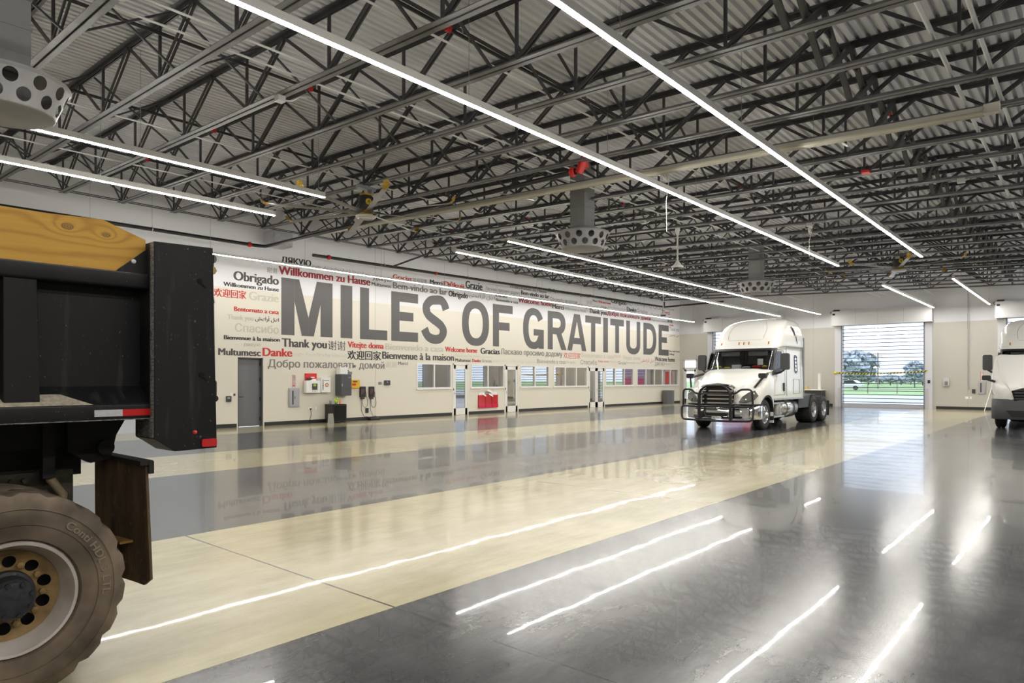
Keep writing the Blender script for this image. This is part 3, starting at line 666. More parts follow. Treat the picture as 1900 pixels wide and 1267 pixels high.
FRAMEM = mat('grimy_frame', (.020, .018, .015), .75, 0, 0, 9, .4, col2=(.010, .009, .008))
YB = 4.15
side = sub('body_side', DT, (0, 4.25, 1.4))
obj('side_panel', G().box(-3, 1.58, 4.24, 4.28, 1.5, 2.16), BODY, side)
obj('top_rail', G().rbox(-3, 1.585, 4.13, 4.30, 2.135, 2.225, .015, 'x'), BODY, side, 40)
for x in (.905, -.35, -1.6):
    obj('side_post', G().add([(x, 4.145, 2.14), (x + .14, 4.145, 2.14), (x + .155, 4.145, 1.50), (x, 4.145, 1.50), (x - .04, 4.25, 2.14), (x + .17, 4.25, 2.14), (x + .18, 4.25, 1.5), (x - .04, 4.25, 1.5)],
                             [(0, 1, 2, 3), (0, 3, 7, 4), (1, 5, 6, 2), (3, 2, 6, 7)]), BODY, side, bevel=.004)
obj('ledge', G().prism([(4.12, 1.475), (4.245, 1.585), (4.245, 1.5)], MX, -3, 1.585), BODY, side)
obj('ledge_dust', G().add([(.15, 4.124, 1.4815), (1.3, 4.124, 1.4815), (1.16, 4.19, 1.5395), (.15, 4.19, 1.5395)], [(0, 1, 2, 3)]), DUST, side)
obj('bottom_rail', G().rbox(-3, 1.585, 4.11, 4.32, 1.395, 1.478, .008, 'x'), BODY, side, 40)
obj('worn_rail_edge', G().box(-3, 1.585, 4.108, 4.112, 1.393, 1.399), EDGE, side)
obj('reflective_tape', G().box(1.30, 1.44, 4.106, 4.11, 1.415, 1.452), mat('white_reflective_tape', (.60, .60, .62), .35, 0, .1, 60), side)['label'] = 'white reflective tape'
obj('reflective_tape', G().box(1.44, 1.585, 4.106, 4.11, 1.415, 1.452), mat('red_reflective_tape', (.60, .012, .01), .35), side)['label'] = 'red reflective tape'
# wooden sideboard: grain with knots
def wood_mat(name, a, b, knots, sc=1.):
    m = bpy.data.materials.new(name); m.use_nodes = True; N = m.node_tree.nodes; L = m.node_tree.links; bs = N['Principled BSDF']
    geo = N.new('ShaderNodeNewGeometry'); sep = N.new('ShaderNodeSeparateXYZ'); L.new(geo.outputs['Position'], sep.inputs[0])
    def M(op, *v):
        n = N.new('ShaderNodeMath'); n.operation = op
        for i, q in enumerate(v):
            if hasattr(q, 'links'): L.new(q, n.inputs[i])
            else: n.inputs[i].default_value = q
        return n.outputs[0]
    mp = N.new('ShaderNodeMapping'); mp.inputs['Scale'].default_value = (1.2 * sc, 1, 5 * sc); L.new(geo.outputs['Position'], mp.inputs[0])
    nz = N.new('ShaderNodeTexNoise'); nz.inputs['Scale'].default_value = 1.6; nz.inputs['Detail'].default_value = 4; L.new(mp.outputs[0], nz.inputs[0])
    f = M('ADD', M('MULTIPLY', sep.outputs['Z'], 70 * sc), M('MULTIPLY', nz.outputs[0], 9)); kd = None
    for kx, kz, kr in knots:
        d = M('SQRT', M('ADD', M('POWER', M('DIVIDE', M('SUBTRACT', sep.outputs['X'], kx), 1.7), 2), M('POWER', M('SUBTRACT', sep.outputs['Z'], kz), 2)))
        w_ = M('EXPONENT', M('MULTIPLY', d, -1 / (kr * 2.2)))
        f = M('ADD', f, M('MULTIPLY', w_, 22)); kk = M('LESS_THAN', d, kr)
        k2 = M('MULTIPLY', kk, M('ADD', .55, M('MULTIPLY', M('SINE', M('MULTIPLY', d, 900)), .3)))
        kd = k2 if kd is None else M('MAXIMUM', kd, k2)
    s = M('ADD', .5, M('MULTIPLY', M('SINE', f), .5)); s = M('POWER', s, 3)
    fine = N.new('ShaderNodeTexNoise'); fine.inputs['Scale'].default_value = 60; mp2 = N.new('ShaderNodeMapping'); mp2.inputs['Scale'].default_value = (.06, 1, 1); L.new(geo.outputs['Position'], mp2.inputs[0]); L.new(mp2.outputs[0], fine.inputs[0])
    s = M('ADD', M('MULTIPLY', s, .45), M('MULTIPLY', fine.outputs[0], .4))
    mx = N.new('ShaderNodeMix'); mx.data_type = 'RGBA'; L.new(s, mx.inputs[0]); mx.inputs[6].default_value = (*a, 1); mx.inputs[7].default_value = (*b, 1); out = mx.outputs[2]
    if kd is not None:
        m2 = N.new('ShaderNodeMix'); m2.data_type = 'RGBA'; L.new(kd, m2.inputs[0]); L.new(out, m2.inputs[6]); m2.inputs[7].default_value = (.12, .07, .025, 1); out = m2.outputs[2]
    L.new(out, bs.inputs['Base Color']); bs.inputs['Roughness'].default_value = .55; return m
kn = [onY(125, 420, 4.17), onY(197, 436, 4.17)]
PINE = wood_mat('yellow_pine', (.76, .44, .06), (.46, .20, .02), [(kn[0][0], kn[0][1], .017), (kn[1][0], kn[1][1], .014)])
obj('wooden_sideboard', G().prism([(-3, 2.20), (1.44, 2.215), (1.584, 2.36), (1.584, 2.425), (1.36, 2.505), (1.1, 2.492), (-3, 2.49)], MY, 4.17, 4.21), PINE, DT)['label'] = 'yellow pine board with two knots'
obj('gusset', G().prism([(1.42, 2.225), (1.585, 2.225), (1.585, 2.37)], MY, 4.15, 4.168), BODY, DT)
obj('gusset_bolt', G().lathe([(.014, 0), (.012, -.006), (.0001, -.007)], (1.512, 4.15, 2.29), 'y', 12), mat('bright_bolt', (.6, .6, .58), .4, .5), DT, 30)
# corner plate with key-hole slots
CP = [(1.585, 2.405), (1.925, 2.415), (1.95, 1.205), (1.70, 1.20), (1.615, 1.262), (1.585, 1.28)]
cp = obj('corner_post', G().prism(CP, MY, 4.055, 4.32), BODY, DT, bevel=.004)
obj('worn_edge', G().box(1.5825, 1.5845, 4.058, 4.10, 1.29, 2.40), EDGE, cp)
obj('worn_edge', G().box(1.581, 1.584, 4.06, 4.31, 1.285, 1.40), EDGE, cp)
HOLE = mat('dark_hole', (.002, .002, .002), .9)
for x, z in ((1.845, 2.205), (1.855, 1.645)):
    g = G().prism([(x + .016 * math.cos(2 * math.pi * k / 20), z + .016 * math.sin(2 * math.pi * k / 20)) for k in range(20)], MY, 4.052, 4.056)
    g.bar((x + .008, 4.054, z - .012), (x + .034, 4.054, z - .036), .011, .004, (0, 1, 0))
    obj('keyhole_slot', g, HOLE, cp)
obj('clearance_lamp', G().lathe([(.013, 0), (.011, -.008), (.0001, -.012)], (1.815, 4.055, 1.305), 'y', 16), mat('red_lens', (.65, .05, .04), .25), cp, 30)['label'] = 'small round red marker'
obj('side_reflector', G().rbox(1.855, 1.945, 4.045, 4.056, 1.215, 1.262, .01, 'y'), RED, cp)['label'] = 'red rectangular reflector'
tg = obj('tailgate', G().box(1.955, 2.02, 4.34, 6.3, 1.45, 2.36), BODY, DT)
obj('hinge_pin', G().cyl((1.99, 4.2, 2.375), (1.99, 4.5, 2.375), .028).box(1.955, 2.0, 4.2, 4.45, 2.30, 2.40), mat('dull_grey_hinge', (.12, .12, .12), .5, .4), tg, 40)
obj('hinge_nut', G().lathe([(.025, 0), (.025, -.02), (.0001, -.02)], (1.985, 4.2, 2.30), 'y', 6), mat('brass_yellow_nut', (.35, .27, .1), .4, .5), tg)
obj('latch_hook', G().tube([(1.975, 4.2, 1.64), (2.005, 4.2, 1.60), (2.005, 4.2, 1.50), (1.975, 4.2, 1.465)], .012).cyl((1.985, 4.15, 1.50), (1.985, 4.3, 1.50), .02), FRAMEM, tg, 40)
obj('body_floor', G().box(-3, 1.95, 4.3, 6.3, 1.40, 1.46), FRAMEM, DT)
obj('far_side_panel', G().box(-3, 1.95, 6.32, 6.45, 1.4, 2.2), BODY, DT)
obj('headboard', G().box(-3.05, -3, 4.15, 6.45, 1.4, 2.6), BODY, DT)
obj('frame_rail', G().box(-3, 1.42, 4.72, 4.80, 1.04, 1.40), FRAMEM, DT)
obj('frame_rail', G().box(-3, 1.42, 5.8, 5.88, 1.04, 1.40), FRAMEM, DT)
obj('subframe', G().box(-3, 1.30, 4.60, 4.72, 1.22, 1.395).box(.55, .62, 4.56, 4.62, 1.0, 1.39).box(1.18, 1.24, 4.56, 4.62, 1.05, 1.39), FRAMEM, DT)
obj('rear_hinge', G().prism([(1.30, 1.39), (1.62, 1.39), (1.56, 1.28), (1.53, 1.14), (1.42, 1.12), (1.30, 1.2)], MY, 4.55, 4.63).cyl((1.49, 4.5, 1.21), (1.49, 4.75, 1.21), .045), FRAMEM, DT, 35)
g = G()
for k in range(6): g.box(-.9 + k * .1, 1.25 - k * .04, 4.80, 4.88, .80 - k * .028, .825 - k * .028)
obj('leaf_spring', g, FRAMEM, DT)
obj('axle', G().cyl((.93, 4.3, .54), (.93, 6.2, .54), .09, 20).ball((.93, 5.25, .54), .24, 10), FRAMEM, DT, 50)
obj('spring_hanger', G().box(1.0, 1.36, 4.66, 4.72, .86, 1.08).cyl((1.20, 4.6, .95), (1.20, 4.72, .95), .03).cyl((1.05, 4.62, 1.04), (1.05, 4.7, 1.04), .014).cyl((1.11, 4.62, 1.04), (1.11, 4.7, 1.04), .014), mat('dirty_olive_steel', (.06, .052, .035), .7, 0, .4, 20), DT, 40)
obj('air_line', G().tube([(1.22, 4.6, 1.05), (1.28, 4.56, .95), (1.27, 4.56, .85), (1.33, 4.6, .78)], .025), mat('tan_hose', (.22, .17, .10), .7, 0, .3, 20), DT, 50)
# mud flap, slightly curled
FLAPM = mat('muddy_flap', (.035, .025, .014), .75, 0, 0, 9, .5, col2=(.17, .105, .055), stretch=(1, 1, .22), detail=6)
rings = []
for k in range(9):
    y = 4.12 + .70 * k / 8; dx = .03 * math.cos(k / 8 * math.pi)
    rz = .05 if k in (0, 8) else 0
    rings.append([(1.545 + dx * .6, y, 1.145 + .0 * k), (1.56 + dx, y, .42 + rz), (1.575 + dx, y, .42 + rz), (1.56 + dx * .6, y, 1.145)])
mf = obj('mud_flap', G().loft(rings), FLAPM, DT, 40); speckle(FLAPM, (.26, .19, .13), (1, 1, .4), 60, .60, .74, .6)
obj('flap_hanger', G().box(1.53, 1.60, 4.10, 4.85, 1.13, 1.155).box(1.575, 1.60, 4.09, 4.12, 1.08, 1.15), FRAMEM, mf)
obj('rusty_bracket', G().box(1.50, 1.66, 4.32, 4.62, .655, .668).box(1.645, 1.66, 4.32, 4.62, .62, .668), mat('rust_yellow_bracket', (.32, .19, .05), .7, 0, .3, 20), DT)
WHC = (.925, 4.04, .525)
w1 = wheel(DT, WHC, .525, .287, .29, 'dump'); w2 = wheel(DT, (.925, 4.37, .525), .525, .287, .29, 'dump')
wheel(DT, (.925, 6.5, .525), .525, .287, .29, 'dump', side=1)
# moulded lettering on the sidewall
def arc_text(body, r0, r1, a0, a1, c, y):
    V, Fc = text_geo(body, .006, .014); x0 = min(v[0] for v in V); x1 = max(v[0] for v in V); g = G()
    return g.add([(c[0] + (r0 + (r1 - r0) * v / .72) * math.cos(a0 + (a1 - a0) * (u - x0) / (x1 - x0)), y - .0004 * k, c[2] + (r0 + (r1 - r0) * v / .72) * math.sin(a0 + (a1 - a0) * (u - x0) / (x1 - x0))) for u, v, k in V], Fc)
tyl = mat('raised_tyre_letter', (.27, .21, .148), .75)
g = arc_text('Conti HDL 3 LTL', .392, .432, math.radians(57), math.radians(-8), WHC, 4.0325)
obj('sidewall_lettering', g, tyl, w1)
g = G().lathe([(.372, 0), (.3735, -.003), (.376, 0)], (WHC[0], 4.036, WHC[2]), 'y', 64).lathe([(.448, 0), (.45, -.003), (.452, 0)], (WHC[0], 4.037, WHC[2]), 'y', 64)
obj('sidewall_rib', g, MUDTYRE_, w1)
# ------------------------------------------------------------------ the white highway tractors
def lerp(tab, z):
    for (a, u), (b, v) in zip(tab, tab[1:]):
        if z <= b: return u + (v - u) * max(0, (z - a)) / (b - a)
    return tab[-1][1]
XF = [(.95, 1.40), (1.93, 1.58), (2.62, 2.04), (2.70, 2.10), (2.9, 2.19), (3.2, 2.40), (3.45, 2.68), (3.6, 2.98), (3.70, 3.32), (3.77, 3.75), (3.80, 4.0)]
WF = [(.95, 1.17), (1.93, 1.15), (2.65, 1.12), (2.75, 1.17), (3.2, 1.14), (3.45, 1.08), (3.6, 1.0), (3.70, .90), (3.77, .74), (3.80, .5)]
RF = [(.95, .22), (1.93, .30), (2.62, .30), (2.9, .42), (3.8, .5)]
XR = [(.95, 4.70), (3.3, 4.70), (3.6, 4.66), (3.74, 4.58), (3.8, 4.45)]
def half(z, off=0.):
    """half of a horizontal section of cab and sleeper, front centre to rear centre, local (u back, v sideways)"""
    x, w, r, xr = lerp(XF, z) - off, lerp(WF, z) + off, lerp(RF, z), lerp(XR, z); bow = .13; P = []
    yc = w - r
    for k in range(7): y = yc * k / 6; P.append((x + bow * (y / w) ** 2, y))
    xb = x + bow * (yc / w) ** 2
    for k in range(1, 7):
        a = math.pi / 2 * k / 6; P.append((xb + r * .9 * (1 - math.cos(a)) + .02 * k / 6, yc + r * math.sin(a)))
    x1 = P[-1][0]
    for k in range(1, 9): P.append((x1 + (xr - .07 - x1) * k / 8, w))
    P += [(xr - .02, w - .02), (xr, w - .07)]
    for k in range(1, 4): P.append((xr, (w - .07) * (1 - k / 3)))
    return P
def section(z, off=0.):
    h = half(z, off); return h + [(u, -v) for u, v in reversed(h[1:-1])]
def patch(zs, idx, off):
    """a strip of the shell: rows zs, signed perimeter positions idx (negative = the -v side)"""
    rows = []
    for z in zs:
        h = half(z, off); row = []
        for i in idx:
            k = abs(i); a = int(k); f = k - a; p = h[a]; q = h[min(a + 1, len(h) - 1)]
            u = p[0] + (q[0] - p[0]) * f; v = p[1] + (q[1] - p[1]) * f
            row.append((u, -v if i < 0 else v, z))
        rows.append(row)
    return rows
def put(g, o):     # local (u, v, z) to the world
    g.v = [(x + o[0], y + o[1], z) for x, y, z in g.v]; return g
AMBER = mat('amber_lens', (.55, .16, .03), .3); GLS = glass('dark_tinted_glass', (.55, .57, .58), .06)
SEAM = mat('panel_seam', (.22, .22, .21), .7); INT = mat('dark_cab_interior', (.03, .03, .032), .7)
MESH = mat('black_grille_mesh', (.012, .012, .013), .5, .3)
def tractor(label, X0, YC, guard, newer):
    o = (X0, YC); T = thing('semi_truck', label, 'truck', (X0 + 2.4, YC, 0))
    P = lambda n, g, m, par=T, sm=None: obj(n, put(g, o), m, par, sm)
    # --- cab and sleeper shell, open at the windscreen
    zs = [.95, 1.2, 1.5, 1.75, 1.94, 2.05, 2.2, 2.35, 2.5, 2.60, 2.66, 2.72, 2.8, 2.9, 3.05, 3.2, 3.33, 3.45, 3.53, 3.6, 3.66, 3.70, 3.74, 3.77, 3.80]
    secs = [[(u, v, z) for u, v in section(z)] for z in zs]; n = len(secs[0]); g = G(); g.v = [p for s in secs for p in s]
    for i in range(len(zs) - 1):
        for j in range(n):
            jj = j if j <= n // 2 else j - n
            if 1.94 <= zs[i] and zs[i + 1] <= 2.60 and -10 <= jj < 10: continue
            g.f.append((i * n + j, i * n + (j + 1) % n, (i + 1) * n + (j + 1) % n, (i + 1) * n + j))
    g.f.append(tuple((len(zs) - 1) * n + j for j in range(n))); g.f.append(tuple(reversed(range(n))))
    shell = P('cab_shell', g, TRUCKW, T, 40)
    idx = [-10 + k * .5 for k in range(41)]
    rows = patch([1.945 + (2.60 - 1.945) * k / 8 for k in range(9)], idx, -.012)
    P('windscreen', G().loft(rows, caps=False, open_=True), GLS, T, 40)
    g = G().loft(patch([2.585, 2.62, 2.665], idx, .012), caps=False, open_=True).loft(patch([1.925, 1.96], idx, .008), caps=False, open_=True)
    for s in (-1, 1): g.loft(patch([1.94, 2.1, 2.3, 2.5, 2.62], [s * 8.6, s * 9.3, s * 10.05], .010), caps=False, open_=True)
    P('windscreen_gasket', g, BLACK, T, 40)
    # --- inside the cab
    cab = P('dashboard', G().prism([(1.72, 1.75), (1.86, 1.99), (2.2, 1.99), (2.3, 1.7)], MY, -1.05, 1.05).box(2.9, 2.95, -1.08, 1.08, 1.0, 2.6), INT, T)
    for v in (-.55, .55): P('seat', G().rbox(2.55, 2.8, v - .25, v + .25, 1.4, 2.35, .1, 'x').rbox(2.3, 2.8, v - .26, v + .26, 1.3, 1.45, .05, 'x'), DKGREY, T, 50)
    for v in (-.5, .45): P('sun_visor', G().box(2.16, 2.19, v - .3, v + .35, 2.42, 2.57), GREY, T)
    P('steering_wheel', G().tube([(2.18 + .07 * math.sin(a), -.5 + .2 * math.cos(a), 2.02 + .17 * math.sin(a)) for a in [2 * math.pi * k / 20 for k in range(20)]], .014, 6, True), BLACK, T, 60)
    # --- amber roof lamps
    for v in (-.82, -.17, 0, .17, .82):
        x = patch([2.80, 2.9], [abs(v) / (lerp(WF, 2.8) - lerp(RF, 2.8)) * 6], .0)
        g = G().bar((x[0][0][0] - .004, v, 2.80), (x[1][0][0] - .006, v, 2.885), .035, .03, (1, 0, 0)); P('roof_lamp', g, AMBER, T)
    # --- hood
    ang = math.radians(19 if newer else 0)
    def tilt(p):
        if not newer: return p
        u, v, z = p; du, dz = u - .12, z - .92
        return (.12 + du * math.cos(ang) - dz * math.sin(ang), v, .92 + du * math.sin(ang) + dz * math.cos(ang))
    st = [(.05, .62, .92, .56, 1.24, 1.40), (.10, .76, 1.08, .60, 1.34, 1.47), (.2, .92, 1.20, .66, 1.43, 1.53), (.35, 1.06, 1.29, .74, 1.50, 1.59), (.55, 1.15, 1.37, .80, 1.57, 1.66), (.75, 1.185, 1.46, .86, 1.63, 1.73), (.95, 1.20, 1.55, .90, 1.70, 1.80), (1.15, 1.20, 1.63, .95, 1.76, 1.86), (1.35, 1.20, 1.71, .99, 1.82, 1.91), (1.52, 1.19, 1.77, 1.03, 1.87, 1.955), (1.70, 1.18, 1.82, 1.05, 1.91, 1.985)]
    rows = []
    dense = []
    for a, b in zip(st, st[1:]):
        for q in range(4): dense.append(tuple(x + (y - x) * q / 4 for x, y in zip(a, b)))
    dense.append(st[-1])
    for u, wf, zf, wh, zs_, zt in dense:
        if newer: zf, zs_ = zf + .10, zs_ + .06
        d = abs(u - 1.13); zb_ = .50 + math.sqrt(max(0, .62 ** 2 - d * d)) if d < .55 else (.84 if u < 1 else .95)
        zb_ = min(zb_, zf - .1)
        hr = [(wf, zb_), (wf + .01, zb_ + .3 * (zf - zb_)), (wf + .005, zb_ + .7 * (zf - zb_)), (wf - .03, zf - .02), (wf - .10, zf + .03), (wh + .45 * (wf - .1 - wh), zf + .35 * (zs_ - zf)), (wh + .06, zs_ - .03), (wh - .05, zs_ + .03), (wh * .6, zt - .01), (0, zt + .005)]
        rows.append([tilt((u, v, z)) for v, z in hr] + [tilt((u, -v, z)) for v, z in reversed(hr[:-1])])
    g = G().loft(rows, caps=False, open_=True)
    # front face round the grille
    f0 = rows[0]; k = len(f0); cen = [(tilt((.05, v * .97, z))) for v, z in [(.56, .80)] * 0] 
    hood = P('hood', g, TRUCKW, T, 38)
    inner = [tilt((.07, (.54 if abs(p[1]) > .3 else abs(p[1])) * (1 if p[1] >= 0 else -1), max(min((p[2] if not newer else 0) or 1.0, 1.4), .80))) for p in f0]
    # nose panels left and right of the grille
    for s in (-1, 1):
        P('nose_panel', G().loft([[tilt((.07, s * .53, .80)), tilt((.07, s * .53, 1.05)), tilt((.06, s * .52, 1.36))], [tilt((.065, s * .60, .80)), tilt((.06, s * .62, 1.0)), tilt((.06, s * .56, 1.22))], [tilt((.10, s * .72, .80)), tilt((.10, s * .73, .95)), tilt((.10, s * .72, 1.04))]], caps=False, open_=True), TRUCKW, hood, 60)
    # grille
    if not newer:
        gr = P('grille', G().prism([(-.53, .80), (.53, .80), (.56, 1.25), (.53, 1.40), (-.53, 1.40), (-.56, 1.25)], lambda a, b, t: (t, a, b), .085, .10), MESH, T)
        for q, z in enumerate((.84, .97, 1.10, 1.23)):
            P('grille_bar', G().prism([(-.50, z), (.50, z), (.52, z + .03), (.46, z + .045), (-.46, z + .045), (-.52, z + .03)], lambda a, b, t: (t, a, b), .045, .085), CHROME, gr)
        rim = [(-.53, .80), (-.57, 1.25), (-.50, 1.40), (0, 1.44), (.50, 1.40), (.57, 1.25), (.53, .80)]
        P('grille_surround', G().tube([(.05, v, z) for v, z in rim], .022, 8), CHROME, gr, 50)
        P('grille_cap', G().prism([(-.60, 1.36), (-.45, 1.45), (0, 1.50), (.45, 1.45), (.60, 1.36), (.45, 1.40), (0, 1.43), (-.45, 1.40)], lambda a, b, t: (t, a, b), .01, .07), CHROME, gr)
        for v in (-.42, -.14, .14, .42): P('cap_tab', G().box(0.0, .012, v - .03, v + .03, 1.415, 1.45), WHITE_P, gr)
    else:
        gr = P('grille', G().add([tilt(q) for q in [(.02, -.60, 1.30), (.02, .60, 1.30), (.0, .48, .66), (.0, -.48, .66), (.09, -.60, 1.30), (.09, .60, 1.30), (.09, .48, .66), (.09, -.48, .66)]],
               [(0, 1, 2, 3), (4, 5, 6, 7), (0, 1, 5, 4), (1, 2, 6, 5), (2, 3, 7, 6), (3, 0, 4, 7)]), MESH, T)
        g = G()
        for q in range(6): g.bar(tilt((.01, -.55 + q * .015, 1.24 - q * .1)), tilt((.01, .55 - q * .015, 1.24 - q * .1)), .02, .03)
        P('grille_bar', g, DKGREY, gr)
        P('oval_badge', G().lathe([(.10, 0), (.09, -.015), (.0001, -.016)], (.0, 0, 1.42), 'x', 24), CHROME, gr, 40)
        P('hood_crease', G().tube([tilt((.35, .52, 1.52)), tilt((.75, .60, 1.68)), tilt((1.2, .72, 1.84))], .012, 6).tube([tilt((.35, -.52, 1.52)), tilt((.75, -.60, 1.68)), tilt((1.2, -.72, 1.84))], .012, 6), TRUCKW, hood, 60)
    # headlamps
    for s in (-1, 1):
        if not newer:
            pts = [(.06, .70, .91), (.06, .80, 1.06), (.17, .97, 1.20), (.33, 1.10, 1.26), (.39, 1.18, 1.10), (.24, 1.10, .97), (.12, .92, .90)]
        else:
            pts = [(.14, .68, 1.02), (.30, .88, 1.20), (.52, 1.10, 1.50), (.60, 1.17, 1.42), (.52, 1.16, 1.16), (.36, 1.06, 1.05), (.22, .84, .98)]
        pts = [(u - .035, v * s, z) for u, v, z in pts]; g = G(); q = [(u + .12, v - .06 * s, z) for u, v, z in pts]; m = len(pts)
        g.add(pts + q, [tuple(range(m)), tuple(range(m, 2 * m))] + [(i, (i + 1) % m, (i + 1) % m + m, i + m) for i in range(m)])
        hl = P('headlamp', g, mat('headlamp_bezel', (.22, .22, .21), .15, .5), T)
        cc = [(.5 * (pts[1][0] + pts[6][0]) + .02, .5 * (pts[1][1] + pts[6][1]) * 1.04, .5 * (pts[1][2] + pts[6][2])), (.5 * (pts[3][0] + pts[4][0]) - .08, .5 * (pts[3][1] + pts[4][1]) * .94, .5 * (pts[3][2] + pts[4][2]) - .02)]
        for c in cc: P('reflector', G().ball(c, .05, 6), CHROME, hl, 60)
        P('lamp_edge', G().tube(pts, .009, 6, True), BLACK, hl, 60)
    # bumper
    bm = CHROME if not newer else mat('textured_grey_bumper', (.06, .06, .063), .5)
    prof = [(-1.19, .75), (-1.18, .5), (-1.13, .28), (-1.0, .13), (-.8, .05), (-.4, .0), (0, -.015), (.4, 0), (.8, .05), (1.0, .13), (1.13, .28), (1.18, .5), (1.19, .75)]
    zb_, zt_ = (.33, .80) if not newer else (.30, .98)
    rows = [[(u, v, zb_ + .03), (u - .03, v * 1.005, zb_ + .08), (u - .035, v * 1.008, .5 * (zb_ + zt_)), (u - .01, v, zt_ - .03), (u + .02, v * .99, zt_), (u + .08, v * .97, zt_), (u + .08, v * .95, zb_ + .03)] for v, u in prof]
    bp = P('bumper', G().loft(rows), bm, T, 40)
    P('bumper_air_intake', G().prism([(-.40, .56), (.40, .56), (.33, .45), (-.33, .45)], lambda a, b, t: (t, a, b), -.06, .02) if not newer else G().prism([(-.75, .62), (.75, .62), (.6, .42), (-.6, .42)], lambda a, b, t: (t, a, b), -.045, .02), MESH, bp)
    if not newer:
        P('intake_trim', G().tube([(-.065, -.46, .62), (-.065, -.34, .44), (-.065, .34, .44), (-.065, .46, .62)], .012, 6), CHROME, bp, 50)
        for s in (-1, 1):
            P('fog_lamp_panel', G().rbox(.02, .06, min(s * .52, s * 1.0), max(s * .52, s * 1.0), .40, .72, .05, 'x'), ALU, bp, 50)
        pl = P('license_plate', G().box(-.075, -.06, -.15, .15, .36, .45), PAPER, bp)
        tx = text_on('P4C7N2', (.12, -.12, .375, .425), lambda a, b: (-.0765, a, b), .006, .01)
        P('plate_lettering', tx, mat('plate_ink', (.08, .08, .12), .6), pl)
        for z in (.80, .83): P('bumper_strip', G().tube([(u - .03, v, z) for v, u in prof], .012, 6), BLACK, bp, 50)
    # wheels, fenders
    fx = 1.13
    for s in (-1, 1): wheel(T, (X0 + fx, YC + s * 1.12, .49), .49, .285, .28, 'steer', side=s)
    for ax in (6.02, 7.22):
        for s in (-1, 1):
            wheel(T, (X0 + ax, YC + s * 1.14, .49), .49, .285, .60, 'drive', side=s)
    for s in (-1, 1):
        g = G(); rr = []
        for q in range(13):
            a = math.radians(-20 + 215 * q / 12); rr.append([(fx + .60 * math.cos(a), s * .80, .49 + .60 * math.sin(a)), (fx + .60 * math.cos(a), s * 1.18, .49 + .60 * math.sin(a)), (fx + .57 * math.cos(a), s * 1.18, .49 + .57 * math.sin(a)), (fx + .57 * math.cos(a), s * .80, .49 + .57 * math.sin(a))])
        P('wheel_arch', G().loft(rr), BLACK, T, 40)
        P('splash_panel', G().box(fx + .56, fx + .60, min(s * .85, s * 1.17), max(s * .85, s * 1.17), .20, .97), WHITE_P, T)
        rr = []
        for q in range(9):
            a = math.radians(72 + 100 * q / 8); rr.append([(6.02 + r * math.cos(a), s * v, .49 + r * math.sin(a)) for r, v in ((.56, .5), (.56, 1.15), (.585, 1.15), (.585, .5))])
        P('quarter_fender', G().loft(rr), BLACK, T, 40)
        P('rear_flap', G().box(7.85, 7.87, min(s * .52, s * 1.14), max(s * .52, s * 1.14), .2, .78), RUBBER, T)
    P('frame_rail', G().box(1.2, 8.0, -.45, -.38, .72, .98).box(1.2, 8.0, .38, .45, .72, .98).box(7.8, 7.95, -.45, .45, .72, .95).box(4.8, 4.95, -.45, .45, .72, .95), BLACK, T)
    P('front_axle', G().cyl((fx, -.85, .47), (fx, .85, .47), .06), BLACK, T, 50)
    P('rear_axle', G().cyl((6.02, -.6, .49), (6.02, .6, .49), .11).ball((6.02, 0, .49), .22), BLACK, T, 50); P('rear_axle', G().cyl((7.22, -.6, .49), (7.22, .6, .49), .11).ball((7.22, 0, .49), .22), BLACK, T, 50)
    P('fifth_wheel', G().lathe([(.0001, .14), (.45, .14), (.45, .0), (.0001, 0)], (6.6, 0, .98), 'z', 24).box(6.3, 6.9, -.5, .5, .95, 1.02), BLACK, T, 40)
    P('deck_plate', G().box(4.75, 5.6, -.9, .9, .96, 1.0), DKGREY, T)
    # cab side trim, tank, steps (both sides)
    for s in (-1, 1):
        wv = lambda z: s * (lerp(WF, z) + .006)
        def flat(poly, d=.004): # polygon in (u, z) laid on the side of the shell
            m = len(poly); return G().add([(u, wv(z), z) for u, z in poly] + [(u, wv(z) + s * d, z) for u, z in poly], [tuple(range(m)), tuple(range(m, 2 * m))] + [(i, (i + 1) % m, (i + 1) % m + m, i + m) for i in range(m)])
        line = lambda p: G().tube([(u, wv(z), z) for u, z in p], .007, 5)
        dw = P('door_window', flat([(1.78, 1.96), (2.02, 2.45), (2.10, 2.53), (2.50, 2.53), (2.50, 1.98), (2.2, 1.90)]), mat('black_door_glass', (.012, .013, .014), .18, 0, spec=.25), T)
        P('window_frame', G().tube([(u, wv(z), z) for u, z in [(1.76, 1.94), (2.0, 2.46), (2.09, 2.55), (2.52, 2.55), (2.52, 1.97), (2.2, 1.88)]], .012, 6, True), BLACK, dw, 50)
        P('door_seam', line([(1.66, 1.10), (1.64, 1.7), (1.70, 1.95), (1.96, 2.52), (2.06, 2.62), (2.70, 2.60), (2.78, 2.4), (2.80, 1.2), (2.74, 1.10), (1.66, 1.10)]), SEAM, T, 60)
        P('sleeper_seam', line([(2.95, 1.05), (2.95, 2.70), (4.6, 2.72)]).tube([(u, wv(z), z) for u, z in [(2.15, 2.68), (2.9, 2.74), (4.66, 2.74)]], .006, 5), SEAM, T, 60)
        P('hood_seam', line([(1.50, 1.0), (1.50, 1.8)]), SEAM, T, 60)
        sw = P('sleeper_window', flat(rrect(3.80, 4.02, 1.86, 2.44, .09)), mat('black_sleeper_glass', (.02, .022, .025), .06, 0, coat=.5), T)
        P('window_bezel', G().tube([(u, wv(z), z) for u, z in rrect(3.79, 4.03, 1.85, 2.45, .09)], .018, 6, True), BLACK, sw, 50)
        for q in range(4): P('vent_louvre', flat(rrect(3.84, 3.98, 1.92 + q * .125, 1.99 + q * .125, .02), .007), CHROME, sw)
